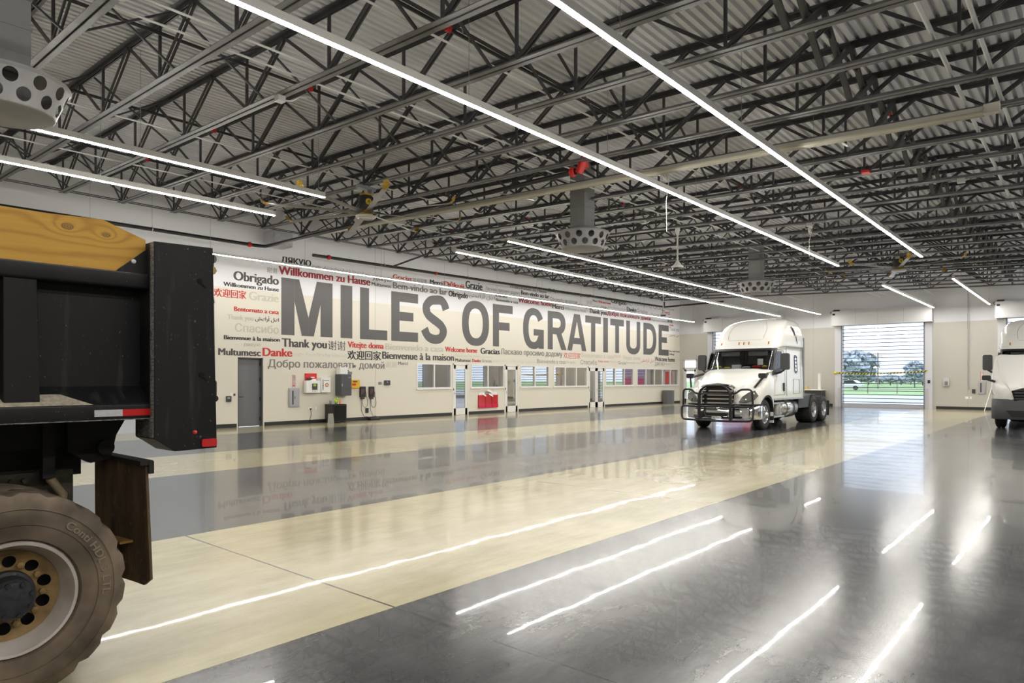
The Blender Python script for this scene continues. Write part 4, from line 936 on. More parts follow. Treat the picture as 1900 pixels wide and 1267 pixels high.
        P('roof_window', flat([(3.52, 3.46), (3.66, 3.48), (3.80, 3.38), (3.90, 3.18), (3.84, 3.12), (3.70, 3.22)], .006), MATS['black_sleeper_glass'], T)
        P('roof_window', flat([(3.88, 3.10), (3.94, 3.14), (4.05, 2.90), (4.02, 2.86)], .006), MATS['black_sleeper_glass'], T)
        P('luggage_door_seam', line([(3.62, 1.12), (3.62, 1.62), (4.25, 1.62), (4.25, 1.12), (3.62, 1.12)]), SEAM, T, 60)
        P('door_handle', flat(rrect(2.60, 2.68, 1.22, 1.50, .03), .03), BLACK, T)
        P('side_skirt', G().box(1.75, 4.62, min(s * 1.10, s * 1.185), max(s * 1.10, s * 1.185), .93, .99), ALU, T)
        P('side_extender', G().box(4.68, 4.86, s * 1.13 - .015, s * 1.13 + .015, 1.0, 3.1), GREY, T)
        # fuel tank and steps
        tk = P('fuel_tank', G().lathe([(.0001, 0), (.29, .01), (.335, .05), (.335, 1.45), (.29, 1.49), (.0001, 1.5)], (2.75, s * .80, .62), 'x', 32), mat('polished_aluminium', (.68, .68, .68), .22, .9), T, 50)
        for u in (3.1, 3.85): P('tank_strap', G().lathe([(.335, -.03), (.343, -.03), (.343, .03), (.335, .03)], (u, s * .80, .62), 'x', 32), DKGREY, tk, 50)
        for z in (.80, .36): P('cab_step', G().box(1.76, 2.75, min(s * .75, s * 1.15), max(s * .75, s * 1.15), z, z + .05), ALU, T)
        P('battery_box', G().box(1.85, 2.7, min(s * .5, s * .9), max(s * .5, s * .9), .45, .82), BLACK, T)
        P('def_tank', G().lathe([(.0001, 0), (.14, .02), (.15, .05), (.15, .38), (.13, .42), (.0001, .42)], (2.55, s * .95, .40), 'z', 24), ALU, T, 50)
        P('side_fairing', G().box(4.3, 5.55, min(s * .7, s * 1.12), max(s * .7, s * 1.12), .60, 1.02), BLACK, T)
        # mirrors
        mz = 2.2; mu = 1.95
        mr = P('door_mirror', G().rbox(mu, mu + .10, s * 1.30 if s > 0 else s * 1.58, s * 1.58 if s > 0 else s * 1.30, 1.93, 2.47, .06, 'x'), mat('grey_mirror_back', (.055, .055, .058), .45), T, 40)
        P('mirror_arm', G().tube([(1.98, s * 1.14, 1.80), (1.98, s * 1.3, 1.85), (2.0, s * 1.43, 1.95)], .035, 8), BLACK, mr, 50)
        P('mirror_arm_base', flat([(1.60, 1.74), (1.62, 1.88), (2.45, 2.02), (2.45, 1.94), (2.1, 1.80)], .02), BLACK, mr)
        fm = tilt((.62, s * 1.22, 1.72)) if not newer else tilt((.35, s * 1.28, 1.62))
        b0 = tilt((.35, s * 1.06, 1.36)); b1 = tilt((1.38, s * 1.10, 1.80))
        if newer: b0 = tilt((.55, s * 1.02, 1.40)); b1 = fm
        hm = P('hood_mirror', G().rbox(fm[0] - .06, fm[0] + .06, fm[1] - .12, fm[1] + .12, fm[2] - .07, fm[2] + .09, .05, 'x'), BLACK, T, 40)
        P('hood_mirror_arm', G().bar(b0, (fm[0], fm[1], fm[2] - .05), .05, .06).bar((fm[0], fm[1], fm[2] - .05), b1, .05, .07) if not newer else G().bar(b0, (fm[0], fm[1], fm[2] - .03), .04, .07), BLACK, hm)
    P('front_fairing_seam', G().loft(patch([2.955, 2.962], [-4.8 + q * .4 for q in range(25)], .002), caps=False, open_=True), SEAM, T)
    g = G(); w_ = []
    for q in range(9): w_.append(patch([3.0 + .66 * (q / 8) ** .8], [5.0 + .8 * math.sin(q / 8 * math.pi)], .001)[0][0])
    P('roof_panel_seam', G().tube(w_, .006, 5).tube([(u, -v, z) for u, v, z in w_], .006, 5), SEAM, T, 60)
    P('exhaust_stack', G().cyl((4.95, .95, 1.0), (4.95, .95, 3.5), .06, 12), CHROME, T, 50)
    if guard:
        gt = mat('black_guard_tube', (.012, .012, .013), .35); GD = sub('grille_guard', T, (X0 - .2, YC, .8)); r = .036
        u0 = -.20
        def rt(pts, rad=.1, n=4, close=False):
            out = []; m = len(pts)
            for i, p in enumerate(pts):
                p = Vector(p)
                if not close and i in (0, m - 1): out.append(p); continue
                a, b = Vector(pts[i - 1]), Vector(pts[(i + 1) % m]); d1 = (a - p); d2 = (b - p); q = min(rad, d1.length * .45, d2.length * .45)
                s0 = p + d1.normalized() * q; s1 = p + d2.normalized() * q
                for k in range(n + 1):
                    t = k / n; out.append(s0 * (1 - t) ** 2 + p * 2 * t * (1 - t) + s1 * t * t)
            return out
        loop = [(u0, -.52, .33), (u0, -.52, 1.22), (u0, -.30, 1.42), (u0, .30, 1.42), (u0, .52, 1.22), (u0, .52, .33)]
        P('centre_hoop', G().tube(rt(loop, .14), r + .004, 10), gt, GD, 60)
        P('lower_hoop', G().tube(rt([(u0 + .1, -1.17, .33), (u0 + .16, -1.20, .76), (u0 + .0, -.52, .76), (u0, 0, .76), (u0, .52, .76), (u0 + .16, 1.20, .76), (u0 + .1, 1.17, .33), (u0, .5, .31), (u0, -.5, .31)], .12, 4, True), r, 10, True), gt, GD, 60)
        P('cross_tube', G().cyl((u0, -.52, 1.16), (u0, .52, 1.16), r * .8, 10), gt, GD, 60)
        for s in (-1, 1):
            P('side_hoop', G().tube(rt([(u0, s * .52, 1.16), (u0 + .02, s * .68, 1.18), (u0 + .06, s * .82, 1.30), (u0 + .16, s * 1.14, 1.30), (u0 + .18, s * 1.16, .76)], .12), r * .9, 10), gt, GD, 60)
            P('guard_upright', G().box(u0 - .03, u0 + .05, s * .52 - .04, s * .52 + .04, .30, 1.16), gt, GD)
            P('guard_bracket', G().box(u0, .1, s * .50 - .02, s * .50 + .02, .38, .60), gt, GD)
    return T
T1 = tractor('white sleeper-cab semi truck with black grille guard', 20.6, 9.15, True, False)
T2 = tractor('white semi truck with grey bumper and tilted hood, cut by the right edge', 26.8, 1.45, False, True)
# things lying on the dashboard of the first truck
def dash(name, label, cat, g, m): tag(obj(name, g, m), label, cat)
D0 = (20.6, 9.15)
dz = 1.992
YEL = mat('safety_yellow', (.62, .62, .02), .7)
dash('safety_vest', 'yellow safety vest bundled at the left of the truck windscreen', 'vest', G().ball((22.55, 9.98, dz + .045), .11, 7, (1, 1.3, .4)), YEL)
dash('paper_box', 'white paper box on the truck dashboard, middle', 'box', G().cbox((22.5, 9.30, dz + .06), (.18, .26, .12)), PAPER)
dash('paper_stack', 'white crumpled papers beside the box on the truck dashboard', 'papers', G().ball((22.53, 8.98, dz + .03), .11, 6, (1, 1.4, .28)), PAPER)
dash('green_cap', 'yellow-green cap on the dashboard under the white box', 'cap', G().ball((22.38, 9.58, dz + .025), .09, 6, (1, 1.4, .3)), YEL)
dash('folded_shirt', 'red and white folded cloth at the right of the truck windscreen', 'cloth', G().ball((22.5, 8.62, dz + .05), .115, 7, (.9, 1.3, .42)), RED)
dash('yellow_bag', 'small yellow bag beside the red cloth on the dashboard', 'bag', G().ball((22.52, 8.36, dz + .055), .08, 7, (1, 1, .6)), mat('bag_yellow', (.7, .45, .05), .6))
dash('permit_card', 'white printed card hanging inside the truck windscreen, right', 'card', G().box(22.50, 22.505, 8.40, 8.58, 2.10, 2.30), PAPER)
# ------------------------------------------------------------------ ceiling equipment
FANY = mat('yellow_fan_trim', (.50, .30, .02), .4, 0, .3, 20); BLADE = mat('grey_fan_blade', (.28, .28, .28), .35, .5)
def big_fan(x, y, zd, label, R=2.35):
    t = thing('ceiling_fan', label, 'fan', (x, y, zd), 'big ceiling fans'); zt = zb(y)
    obj('light_disc', G().lathe([(.0001, 0), (.20, .0), (.235, .02), (.25, .05), (.20, .07), (.0001, .07)], (x, y, zd), 'z', 32), mat('white_fan_disc', (.75, .75, .75), .3), t, 40)
    obj('lens_ring', G().lathe([(.17, -.008), (.20, -.008), (.20, 0), (.17, 0)], (x, y, zd), 'z', 32), CHROME, t, 40)
    obj('hub', G().lathe([(.11, .07), (.15, .10), (.15, .17), (.10, .19)], (x, y, zd), 'z', 24), FANY, t, 40)
    mo = obj('motor', G().lathe([(.0001, .19), (.17, .19), (.18, .22), (.18, .50), (.16, .53), (.0001, .53)], (x, y, zd), 'z', 32), mat('black_motor_case', (.03, .03, .03), .4), t, 40)
    a = math.atan2(-y, -x); c, s = math.cos(a + .35), math.sin(a + .35)
    g = G().lathe([(.075, 0), (.075, .01), (.0001, .012)], (0, 0, 0), 'z', 24); g.v = [(x + c * (.178 + q[2]) - s * q[0], y + s * (.178 + q[2]) + c * q[0], zd + .37 + q[1]) for q in g.v]
    bd = obj('round_badge', g, mat('badge_yellow', (.72, .48, .02), .4), mo)
    g = G()
    for u0, v0, u1, v1 in ((-.03, -.03, .0, .035), (.0, .035, .03, .02), (.03, .02, .015, -.04), (-.01, .0, .03, -.01)): g.bar((u0, v0, .013), (u1, v1, .013), .014, .002, (0, 0, 1))
    g.v = [(x + c * (.178 + q[2]) - s * q[0], y + s * (.178 + q[2]) + c * q[0], zd + .37 + q[1]) for q in g.v]; obj('badge_mark', g, BLACK, bd)
    obj('yellow_collar', G().lathe([(.13, .53), (.15, .54), (.15, .58), (.0001, .59)], (x, y, zd), 'z', 24), FANY, t, 40)
    obj('downrod', G().cyl((x, y, zd + .58), (x, y, zt), .045, 12), GALV, t, 50)
    obj('ceiling_bracket', G().box(x - .25, x + .25, y - .07, y + .07, zt - .10, zt - .02).cbox((x + .12, y, zt - .16), (.06, .22, .14)), GALV, t)
    for k in range(8):
        b = math.radians(18) + 2 * math.pi * k / 8; u = Vector((math.cos(b), math.sin(b), 0)); w = Vector((-math.sin(b), math.cos(b), 0)); rr = []
        for r, ch, tl in ((.12, .07, .25), (.4, .075, .22), (1.2, .075, .18), (R - .12, .07, .15)):
            o = Vector((x, y, zd + .13)) + u * r
            rr.append([o + w * (ch * q[0]) + Vector((0, 0, ch * q[0] * tl + q[1])) for q in ((-1, 0), (-.4, .012), (.4, .014), (1, 0), (.4, -.006), (-.4, -.006))])
        bl = obj('blade', G().loft(rr), BLADE, t, 40); rr = []
        for r, zz in ((R - .12, 0), (R - .03, .01), (R + .04, .06), (R + .06, .14)):
            o = Vector((x, y, zd + .13 + zz)) + u * r; rr.append([o + w * q[0] + Vector((0, 0, q[1])) for q in ((-.07, -.01), (0, .016), (.07, .012), (0, -.014))])
        obj('winglet', G().loft(rr), FANY, bl, 40)
    return t
big_fan(10.15, 13.45, 5.53, 'large ceiling fan with yellow-trimmed black motor, left of the mural')
big_fan(27.6, 5.4, 5.49, 'large ceiling fan with white disc, above the right roll-up door')
DIFF = mat('grey_painted_sheet', (.34, .34, .35), .5, 0, .06, 4)
def diffuser(x, y, zt, label, hole_n=13):
    t = thing('air_diffuser', label, 'air diffuser', (x, y, zt), 'perforated air diffusers'); r1, r0, H = .69, .53, .40
    g = G(); rows = 2; rm = lambda v: r0 + (r1 - r0) * (v / H)
    for row in range(rows):
        va, vb = (.02, .19) if row == 0 else (.19, .36); vc = (va + vb) / 2
        for k in range(hole_n):
            ac = 2 * math.pi * (k + .5 * row) / hole_n; hw = math.pi / hole_n; V = []; R_ = rm(vc); rh = .078; T_ = sorted([2 * math.pi * j / 20 + .01 for j in range(20)] + [math.atan2(b * (vb - va) / 2, e * hw * R_) % (2 * math.pi) for b in (1, -1) for e in (1, -1)]); n = len(T_)
            for a in T_:
                c, s = math.cos(a), math.sin(a); q = min(hw * R_ / max(abs(c), 1e-9), (vb - va) / 2 / max(abs(s), 1e-9))
                for d in (q, rh): V.append((ac + c * d / R_, vc + s * d))
            g.add([(x + rm(v) * math.cos(a), y + rm(v) * math.sin(a), zt - H + v) for a, v in V], [(2 * j, 2 * ((j + 1) % n), 2 * ((j + 1) % n) + 1, 2 * j + 1) for j in range(n)])
    # plain bands above and below, corners between the holes
    g.lathe([(rm(.36), -.04), (r1 + .01, -.015), (r1, 0.005), (r1 - .05, .02)], (x, y, zt), 'z', 64).lathe([(rm(.0), -H), (rm(.02), -H + .02)], (x, y, zt), 'z', 64)
    obj('perforated_cone', g, DIFF, t)
    obj('bottom_plate', G().lathe([(.0001, -H - .012), (r0 - .02, -H - .012), (r0, -H), (rm(.02), -H + .02)], (x, y, zt), 'z', 48), DIFF, t, 40)
    obj('top_plate', G().lathe([(.25, .03), (r1 - .05, .02)], (x, y, zt), 'z', 48), DIFF, t, 40)
    obj('inner_drum', G().lathe([(.30, -.38), (.30, .02)], (x, y, zt), 'z', 32), GREY, t, 40)
    d = .225; A = .62; tr = []
    for z, q, rr in ((.02, .44, 1), (.16, d + .03, .5), (.30, d, 0)):
        ring_ = []
        for k in range(32):
            a = 2 * math.pi * k / 32; c, s = math.cos(a), math.sin(a); sq = q / max(abs(c), abs(s)); rad = sq * (1 - rr) + q * rr; ring_.append((x + rad * c, y + rad * s, zt + z))
        tr.append(ring_)
    obj('transition', G().loft(tr, caps=False), DIFF, t, 30)
    dt = obj('supply_duct', G().box(x - d, x + d, y - d, y + d, zt + .30, zb(y) + JD), mat('dark_grey_duct', (.27, .27, .275), .45, .1), t)
    g = G()
    for z in (.62, .98): g.box(x - d - .012, x + d + .012, y - d - .012, y + d + .012, zt + z, zt + z + .03)
    obj('duct_flange', g, MATS['dark_grey_duct'], dt)
    return t
diffuser(2.22, 10.15, 5.28, 'grey perforated conical air diffuser cut by the upper left corner')
diffuser(14.35, 10.0, 5.36, 'grey perforated conical air diffuser above the middle of the mural')
diffuser(26.1, 10.0, 5.36, 'grey perforated conical air diffuser above the white truck, smallest of three')
def pendant(x, y, z, label):
    t = thing('pendant_fan', label, 'ceiling fan', (x, y, z), 'small white pendant fans'); q = mat('white_fan_paint', (.72, .72, .70), .4)
    obj('motor', G().lathe([(.0001, 0), (.10, .005), (.17, .05), (.18, .09), (.12, .13), (.07, .20), (.05, .24), (.0001, .25)], (x, y, z), 'z', 24), q, t, 40)
    obj('louvre_ring', G().lathe([(.13, -.015), (.155, -.015), (.155, .04), (.13, .02)], (x, y, z), 'z', 24), BLACK, t)
    obj('downrod', G().cyl((x, y, z + .24), (x, y, zb(y) - .1), .026, 10), q, t, 50)
    obj('canopy', G().lathe([(.04, -.22), (.06, -.14), (.075, -.02), (.03, 0)], (x, y, zb(y)), 'z', 16), q, t, 40)
pendant(18.706, 9.56, 4.93, 'small white pendant fan on a long rod, right of the middle diffuser')
pendant(34.425, 18.47, 5.2, 'small white pendant fan far off, in front of the end of the mural')
def along_y(name, label, cat, x, y0, y1, dz, prof, m, **k):
    """straight run under the sloping roof: prof = polygon in (x, z) round the run"""
    g = G(); a = [(x + u, y0, zb(y0) + dz + v) for u, v in prof]; b = [(x + u, y1, zb(y1) + dz + v) for u, v in prof]; g.loft([a, b]); return tag(obj(name, g, m, None, 50), label, cat, **k)
circ = lambda r, n=10: [(r * math.cos(2 * math.pi * i / n), r * math.sin(2 * math.pi * i / n)) for i in range(n)]
ht = thing('radiant_tube_heater', 'long cream radiant tube heater crossing under the joists', 'heater', (12.5, 10, 6))
CREAM = mat('cream_reflector', (.62, .60, .52), .35)
g = G()
P_ = [(-.15, -.22), (-.07, -.13), (.07, -.13), (.15, -.22), (.145, -.225), (.065, -.138), (-.065, -.138), (-.145, -.225)]
g.loft([[(12.5 + u, yy, zb(yy) + v) for u, v in P_] for yy in (1.3, 18.9)]); obj('reflector', g, CREAM, ht)
obj('burner_tube', G().tube([(12.5, yy, zb(yy) - .20) for yy in (1.3, 18.9)], .04, 10), CREAM, ht, 50)
for yy in (3.5, 7.2, 10.9, 14.6, 18.2): obj('support_strap', G().bar((12.2, yy, zb(yy) - .125), (13.6, yy, zb(yy) - .02), .05, .012), ALU, ht)
obj('end_box', G().cbox((12.5, 1.2, zb(1.2) - .17), (.14, .2, .14)), CREAM, ht)
# sprinkler mains
def main_pipe(label, pts, r=.055):
    t = thing('sprinkler_main', label, 'pipe', pts[0]); obj('pipe', G().tube(pts, r, 14), BLKPIPE, t, 50); return t
def coupling(t, p, ax, r=.075):
    obj('coupling', G().lathe([(r - .02, -.06), (r, -.05), (r, -.015), (r + .012, -.012), (r + .012, .012), (r, .015), (r, .05), (r - .02, .06)], p, ax, 16), RED, t, 40)['label'] = 'red grooved coupling'
m1 = main_pipe('black sprinkler main running left along the mural wall', [(-3, 20.85, 5.95), (11.4, 20.85, 6.0), (11.6, 20.75, 6.0), (11.62, 20.5, 6.0), (11.65, 8.3, 5.98)])
coupling(m1, (11.1, 20.85, 6.0), 'x'); coupling(m1, (11.64, 8.35, 5.98), 'y', .09)
vb = obj('valve_body', G().cyl((11.65, 8.2, 5.93), (11.65, 8.05, 6.25), .085, 14).cyl((11.65, 8.12, 6.1), (11.8, 8.12, 6.1), .06, 12), RED, m1, 40); vb['label'] = 'red elbow and valve'
m2 = main_pipe('black sprinkler main running along the right part of the mural wall', [(13.45, 20.85, 5.98), (39.0, 20.85, 6.22), (39.2, 20.7, 6.24), (39.2, 17, 6.3)])
obj('riser', G().cyl((39.0, 20.85, 6.22), (39.0, 20.85, 6.55), .05, 10).cyl((14.8 + 2.2, 20.85, 6.02), (17.0, 18.6, 6.3), .035, 8), BLKPIPE, m2, 50)
coupling(m2, (14.1, 20.85, 5.99), 'x'); coupling(m2, (19.3, 20.85, 6.03), 'x', .065)
for m_, xs in ((m1, (3.2, 8.1)), (m2, (16.6, 21.2, 26.0, 31, 36))):
    for x in xs: obj('pipe_hanger', G().tube([(x, 20.85, 6.05), (x, 20.85, zb(20.85) + JD)], .006, 5).lathe([(.062, -.012), (.066, -.012), (.066, .012), (.062, .012)], (x, 20.85, 6.0 + (x - 11) * .008 if m_ is m2 else 6.0), 'x', 12), WHITE_P if False else GALV, m_)
# sprinkler branch lines and conduits parallel to the strip lights
for y, w in ((2.95, 'second from the right edge'), (7.2, 'just left of the second strip light'), (10.8, 'over the middle diffuser'), (14.5, 'over the yellow fan'), (18.1, 'nearest the mural wall')):
    b = thing('sprinkler_branch', 'dark sprinkler branch pipe near the roof deck, ' + w, 'pipe', (3, y, zb(y) + .66), 'sprinkler branch pipes')
    obj('pipe', G().cyl((-6, y, zb(y) + .66), (XB - .4, y, zb(y) + .66), .028, 8), BLKPIPE, b, 50)
    for k in range(12):
        x = 2.6 + k * 3.45 + (y * .37 % 1.5)
        if x > XB - 1: break
        obj('sprinkler_head', G().cyl((x, y, zb(y) + .66), (x, y, zb(y) + .76), .012, 6).lathe([(.0001, .76), (.022, .765), (.0001, .775)], (x, y, zb(y)), 'z', 8), GALV, b)
    for x in ((6.9, 17.6) if y > 5 else (14.2, 22.6)):
        obj('coupling', G().lathe([(.03, -.05), (.05, -.045), (.05, .045), (.03, .05)], (x, y, zb(y) + .66), 'x', 10), RED, b, 40)['label'] = 'red pipe coupling'
for y, dz, r, w in ((1.12, .10, .028, 'rightmost of the conduits'), (1.58, .10, .03, 'second conduit from the right'), (6.7, .13, .016, 'just left of the second strip light'), (8.78, .10, .016, 'third strand left of the second strip light'), (9.3, .10, .016, 'fourth strand left of the second strip light'), (13.6, .12, .016, 'passing the yellow fan'), (16.8, .12, .016, 'nearest the mural wall')):
    tag(obj('conduit', G().cyl((-5, y, zb(y) + dz), (XB - .5, y, zb(y) + dz), r, 8), CONDUIT, None, 50), 'straight bright electrical conduit above the joist chords, ' + w, 'conduit', 'electrical conduits')
def jbox(x, y, z, label, drop=None):
    t = thing('junction_box', label, 'junction box', (x, y, z), 'junction boxes'); obj('box', G().rbox(x - .07, x + .07, y - .07, y + .07, z - .04, z + .05, .02, 'z'), mat('pale_box_metal', (.6, .6, .6), .45, .3), t, 40)
    obj('flexible_conduit', G().tube([(x + .07, y, z), (x + .2, y - .04, z + .02), (x + .32, y - .06, z + .12), (x + .45, y - .08, z + .14)], .012, 6), CONDUIT, t, 60)
    if drop: obj('coiled_cord', G().tube([(x - .02, y, z - .04), (x - .05, y - .03, z - .25)] + [(x - .1 + .09 * math.cos(a), y - .05 + .03 * math.sin(a * .7), z - .16 + .09 * math.sin(a)) for a in [k * .7 for k in range(36)]] + [(x, y, z - drop * .5), (x + .02, y, z - drop)], .007, 5), WHITE_P, t, 60)
jbox(2.987, 8.6, zb(8.6) - .05, 'grey square junction box under the upper left joists'); jbox(5.845, 10.0, zb(10) - .05, 'small octagonal junction box left of the second strip light')
jbox(12.99, 6.9, zb(6.9) - .05, 'junction box with white coiled cord under the middle joists', 1.3); jbox(20.135, 6.2, zb(6.2) - .05, 'junction box with cord below the near strip light', .9)
jbox(27.28, 7.6, zb(7.6) - .05, 'junction box left of the far big fan'); jbox(17.277, 9.9, zb(9.9) - .05, 'pale junction box beside the small pendant fan')
jbox(17.277, 2.2, zb(2.2) - .05, 'junction box on the right beside the bright conduits')
tag(obj('exit_strobe', G().box(15.55, 15.75, 3.6, 3.75, zb(3.6) - .02, zb(3.6) + .03), RED), 'small red strobe box below the right joists', 'alarm')
# wall-mounted unit heater duct near the left end of the main
tag(obj('unit_heater', G().rbox(12.0, 12.7, 20.9, 21.6, 6.15, 6.65, .04, 'z'), GALV, None, 40), 'grey box heater above the left start of the mural', 'heater')
# ------------------------------------------------------------------ things on and by the mural wall
def wall(px, py, d=0.): return onY(px, py, YW - d)
def box_on(name, label, cat, x0, x1, z0, z1, d, m, **k): return tag(obj(name, G().rbox(x0, x1, YW - d, YW - .001, z0, z1, min(.012, (x1 - x0) / 4), 'y'), m, None, 40), label, cat, **k)
def led(o, x0, x1, z0, z1, y, m, name='display'): return obj(name, G().box(x0, x1, y - .004, y, z0, z1), m, o)
def wthing(name, label, cat, x, z): return thing(name, label, cat, (x, YW, z))
t = wthing('thermostat', 'dark square thermostat left of the grey door', 'thermostat', 10.93, .98); obj('case', G().rbox(10.83, 11.0, YW - .05, YW, .87, 1.06, .02, 'y'), DKGREY, t, 40); led(t, 10.86, 10.95, .97, 1.02, YW - .05, mat('grey_display', (.35, .38, .42), .3))
box_on('light_switch', 'white light switch plate beside the thermostat', 'switch', 10.98, 11.06, 1.05, 1.17, .012, PAPER)
box_on('card_reader', 'small dark card reader left of the grey door', 'card reader', 11.09, 11.15, 1.06, 1.14, .02, DKGREY)
def ext_cab(x0, x1, z0, z1, lab_c, lab_s, mp=MY, face=YW, plane='Y'):
    w = x1 - x0; F = (lambda a0, a1, d0, d1, b0, b1: G().box(a0, a1, face - d1, face - d0, b0, b1)) if plane == 'Y' else (lambda a0, a1, d0, d1, b0, b1: G().box(face - d1, face - d0, a0, a1, b0, b1))
    loc = (x0, face, z0) if plane == 'Y' else (face, x0, z0)
    t = thing('extinguisher_cabinet', lab_c, 'cabinet', loc); obj('cabinet_frame', F(x0, x1, 0, .05, z0, z1), mat('brushed_steel', (.46, .46, .48), .35, .6), t, bevel=.006)
    obj('cabinet_door', F(x0 + .03, x1 - .03, .05, .06, z0 + .03, z1 - .03), MATS['brushed_steel'], t); a = x0 + .34 * w if plane == 'Y' else x0 + .62 * w
    obj('slot_window', F(a - .025, a + .025, .06, .062, z0 + .09, z1 - .09), BLACK, t); obj('door_pull', F(a + .06, a + .08, .06, .075, (z0 + z1) / 2 - .05, (z0 + z1) / 2 + .05), CHROME, t)
    xm = (x0 + x1) / 2; s = thing('extinguisher_sign', lab_s, 'sign', (xm, face, z1) if plane == 'Y' else (face, xm, z1)); h0, h1 = z1 + .03, z1 + .47
    obj('sign_board', F(xm - .06, xm + .06, .002, .008, h0, h1), PAPER, s); bo = F(xm - .06, xm - .045, .008, .01, h0, h1)
    for q in (F(xm + .045, xm + .06, .008, .01, h0, h1), F(xm - .06, xm + .06, .008, .01, h1 - .015, h1)): bo.add(q.v, q.f)
    obj('sign_border', bo, RED, s); mpf = (lambda a, b: (a, face - .0105, b)) if plane == 'Y' else (lambda a, b: (face - .0105, a, b))
    tri = [(xm - .045, h0 + .07), (xm + .045, h0 + .07), (xm, h0 + .005)]; obj('arrow', G().add([mpf(*q) for q in tri], [(0, 1, 2)]), RED, s)
    V, Fc = text_geo('FIRE EXTINGUISHER', .004, .012); u0 = min(v[0] for v in V); u1 = max(v[0] for v in V)
    obj('sign_lettering', G().add([mpf(xm + (.03 - v * .085) * (1 if plane == 'Y' else -1), h0 + .085 + (u - u0) / (u1 - u0) * (h1 - h0 - .11)) for u, v, k in V], Fc), RED, s)
ext_cab(13.13, 13.55, .62, 1.30, 'steel fire extinguisher cabinet on the mural wall', 'narrow red and white fire extinguisher sign right of the grey door')
# boxes above the small fridge
x0, z0 = wall(568, 729, .2); x1, z1 = wall(594, 706, .2)
t = wthing('first_aid_box', 'white dispenser box with a green picture, in front of a red box', 'box', x0, z0)
obj('case', G().box(x0, x1, YW - .22, YW - .06, z0, z1), PAPER, t, bevel=.006); xa, za = wall(579, 723, .22); xb, zb_ = wall(589, 711.5, .22)
pc = led(t, xa, xb, za, zb_, YW - .22, mat('dark_photo', (.05, .05, .05), .5), 'picture'); obj('green_patch', G().ball(((xa + xb) / 2, YW - .226, zb_ - .06), .07, 6, (1, .05, .7)), mat('leaf_green', (.33, .48, .05), .6), pc, 40)
led(t, xa, xb, za - .05, za - .035, YW - .22, GREY, 'caption'); led(t, x0 + .06, x1 - .06, z0 + .45 * (z1 - z0), z0 + .45 * (z1 - z0) + .008, YW - .2205, GREY, 'fold_line') if False else None
xr, zr = wall(568, 692.5, .1); xs, zs_ = wall(589, 692.5, .1)
rb = box_on('glove_box', 'red box with white print above the white dispenser box', 'box', xr, xs, z1 - .04, zr, .055, RED); led(rb, xr + .22, xs - .1, z1 + .1, z1 + .14, YW - .055, PAPER, 'print_line'); led(rb, xr + .02, xs - .2, z1 + .02, z1 + .1, YW - .055, BLACK, 'dark_swoosh'); led(rb, xr + .2, xs - .02, z1, z1 + .06, YW - .055, PAPER, 'print_patch')
x0, z0 = wall(596, 728, .15); x1, z1 = wall(613, 700, .15)
t = wthing('manual_box', 'tall white box with an orange pentagon and vertical lettering', 'box', x0, z0); obj('case', G().box(x0, x1, YW - .16, YW, z0, z1), PAPER, t, bevel=.005)
def upright_text(par, body, x, w, za, zb_, y, m):
    V, Fc = text_geo(body, .004, .01); u0 = min(v[0] for v in V); u1 = max(v[0] for v in V)
    obj('lettering', G().add([(x - v / .72 * w, y, za + (u - u0) / (u1 - u0) * (zb_ - za)) for u, v, k in V], Fc), m, par)
upright_text(t, 'THERMODYN', x0 + .10, .06, z0 + .08, z1 - .09, YW - .163, MATS['plate_ink'])
xc, zc = wall(606.5, 714, .16); pg = [(xc + .085 * math.sin(2 * math.pi * k / 5), zc + .085 * math.cos(2 * math.pi * k / 5)) for k in range(5)]
pn = obj('pentagon_mark', G().prism(pg, MY, YW - .164, YW - .16), mat('orange_red_mark', (.55, .13, .04), .5), t); obj('pentagon_core', G().prism([(xc + .04 * math.sin(2 * math.pi * k / 5), zc + .04 * math.cos(2 * math.pi * k / 5)) for k in range(5)], MY, YW - .166, YW - .164), PAPER, pn)
led(t, xc - .12, xc + .1, zc + .16, zc + .175, YW - .16, MATS['plate_ink'], 'print_line')
x0, z0 = wall(632, 734, .35); x1, z1 = wall(652, 694.5, .35); xl = x0 - .02
t = wthing('wall_cabinet', 'dark grey metal wall cabinet with a white box on top', 'cabinet', x0, z0); CAB = mat('charcoal_cabinet', (.075, .078, .088), .45)
obj('case', G().box(x0, x1, YW - .36, YW - .002, z0, z1), CAB, t, bevel=.006); obj('door', G().box(x0 + .01, x1 - .01, YW - .375, YW - .36, z0 + .01, z1 - .01), CAB, t, bevel=.004); led(t, x1 - .16, x1 - .04, z1 - .14, z1 - .09, YW - .375, GREY, 'emblem'); obj('handle', G().cbox((x0 + .04, YW - .385, (z0 + z1) / 2), (.02, .02, .1)), CHROME, t)
tag(obj('carton', G().box(x0 + .02, x0 + .36, YW - .30, YW - .05, z1 + .003, z1 + .27), PAPER, None, bevel=.005), 'white carton standing on the dark wall cabinet', 'box')
gz = thing('goggles', 'grey goggles beside the carton on the wall cabinet', 'goggles', (x0 + .46, YW - .2, z1)); obj('lens', G().rbox(x0 + .40, x0 + .60, YW - .26, YW - .14, z1 + .003, z1 + .10, .03, 'z'), GREY, gz, 40); obj('strap', G().tube([(x0 + .42, YW - .14, z1 + .06), (x0 + .42, YW - .08, z1 + .16), (x0 + .5, YW - .08, z1 + .18), (x0 + .58, YW - .14, z1 + .06)], .015, 6), BLACK, gz, 60)
xa, za = wall(652, 720, .08); xb, zb_ = wall(667, 704.5, .08)
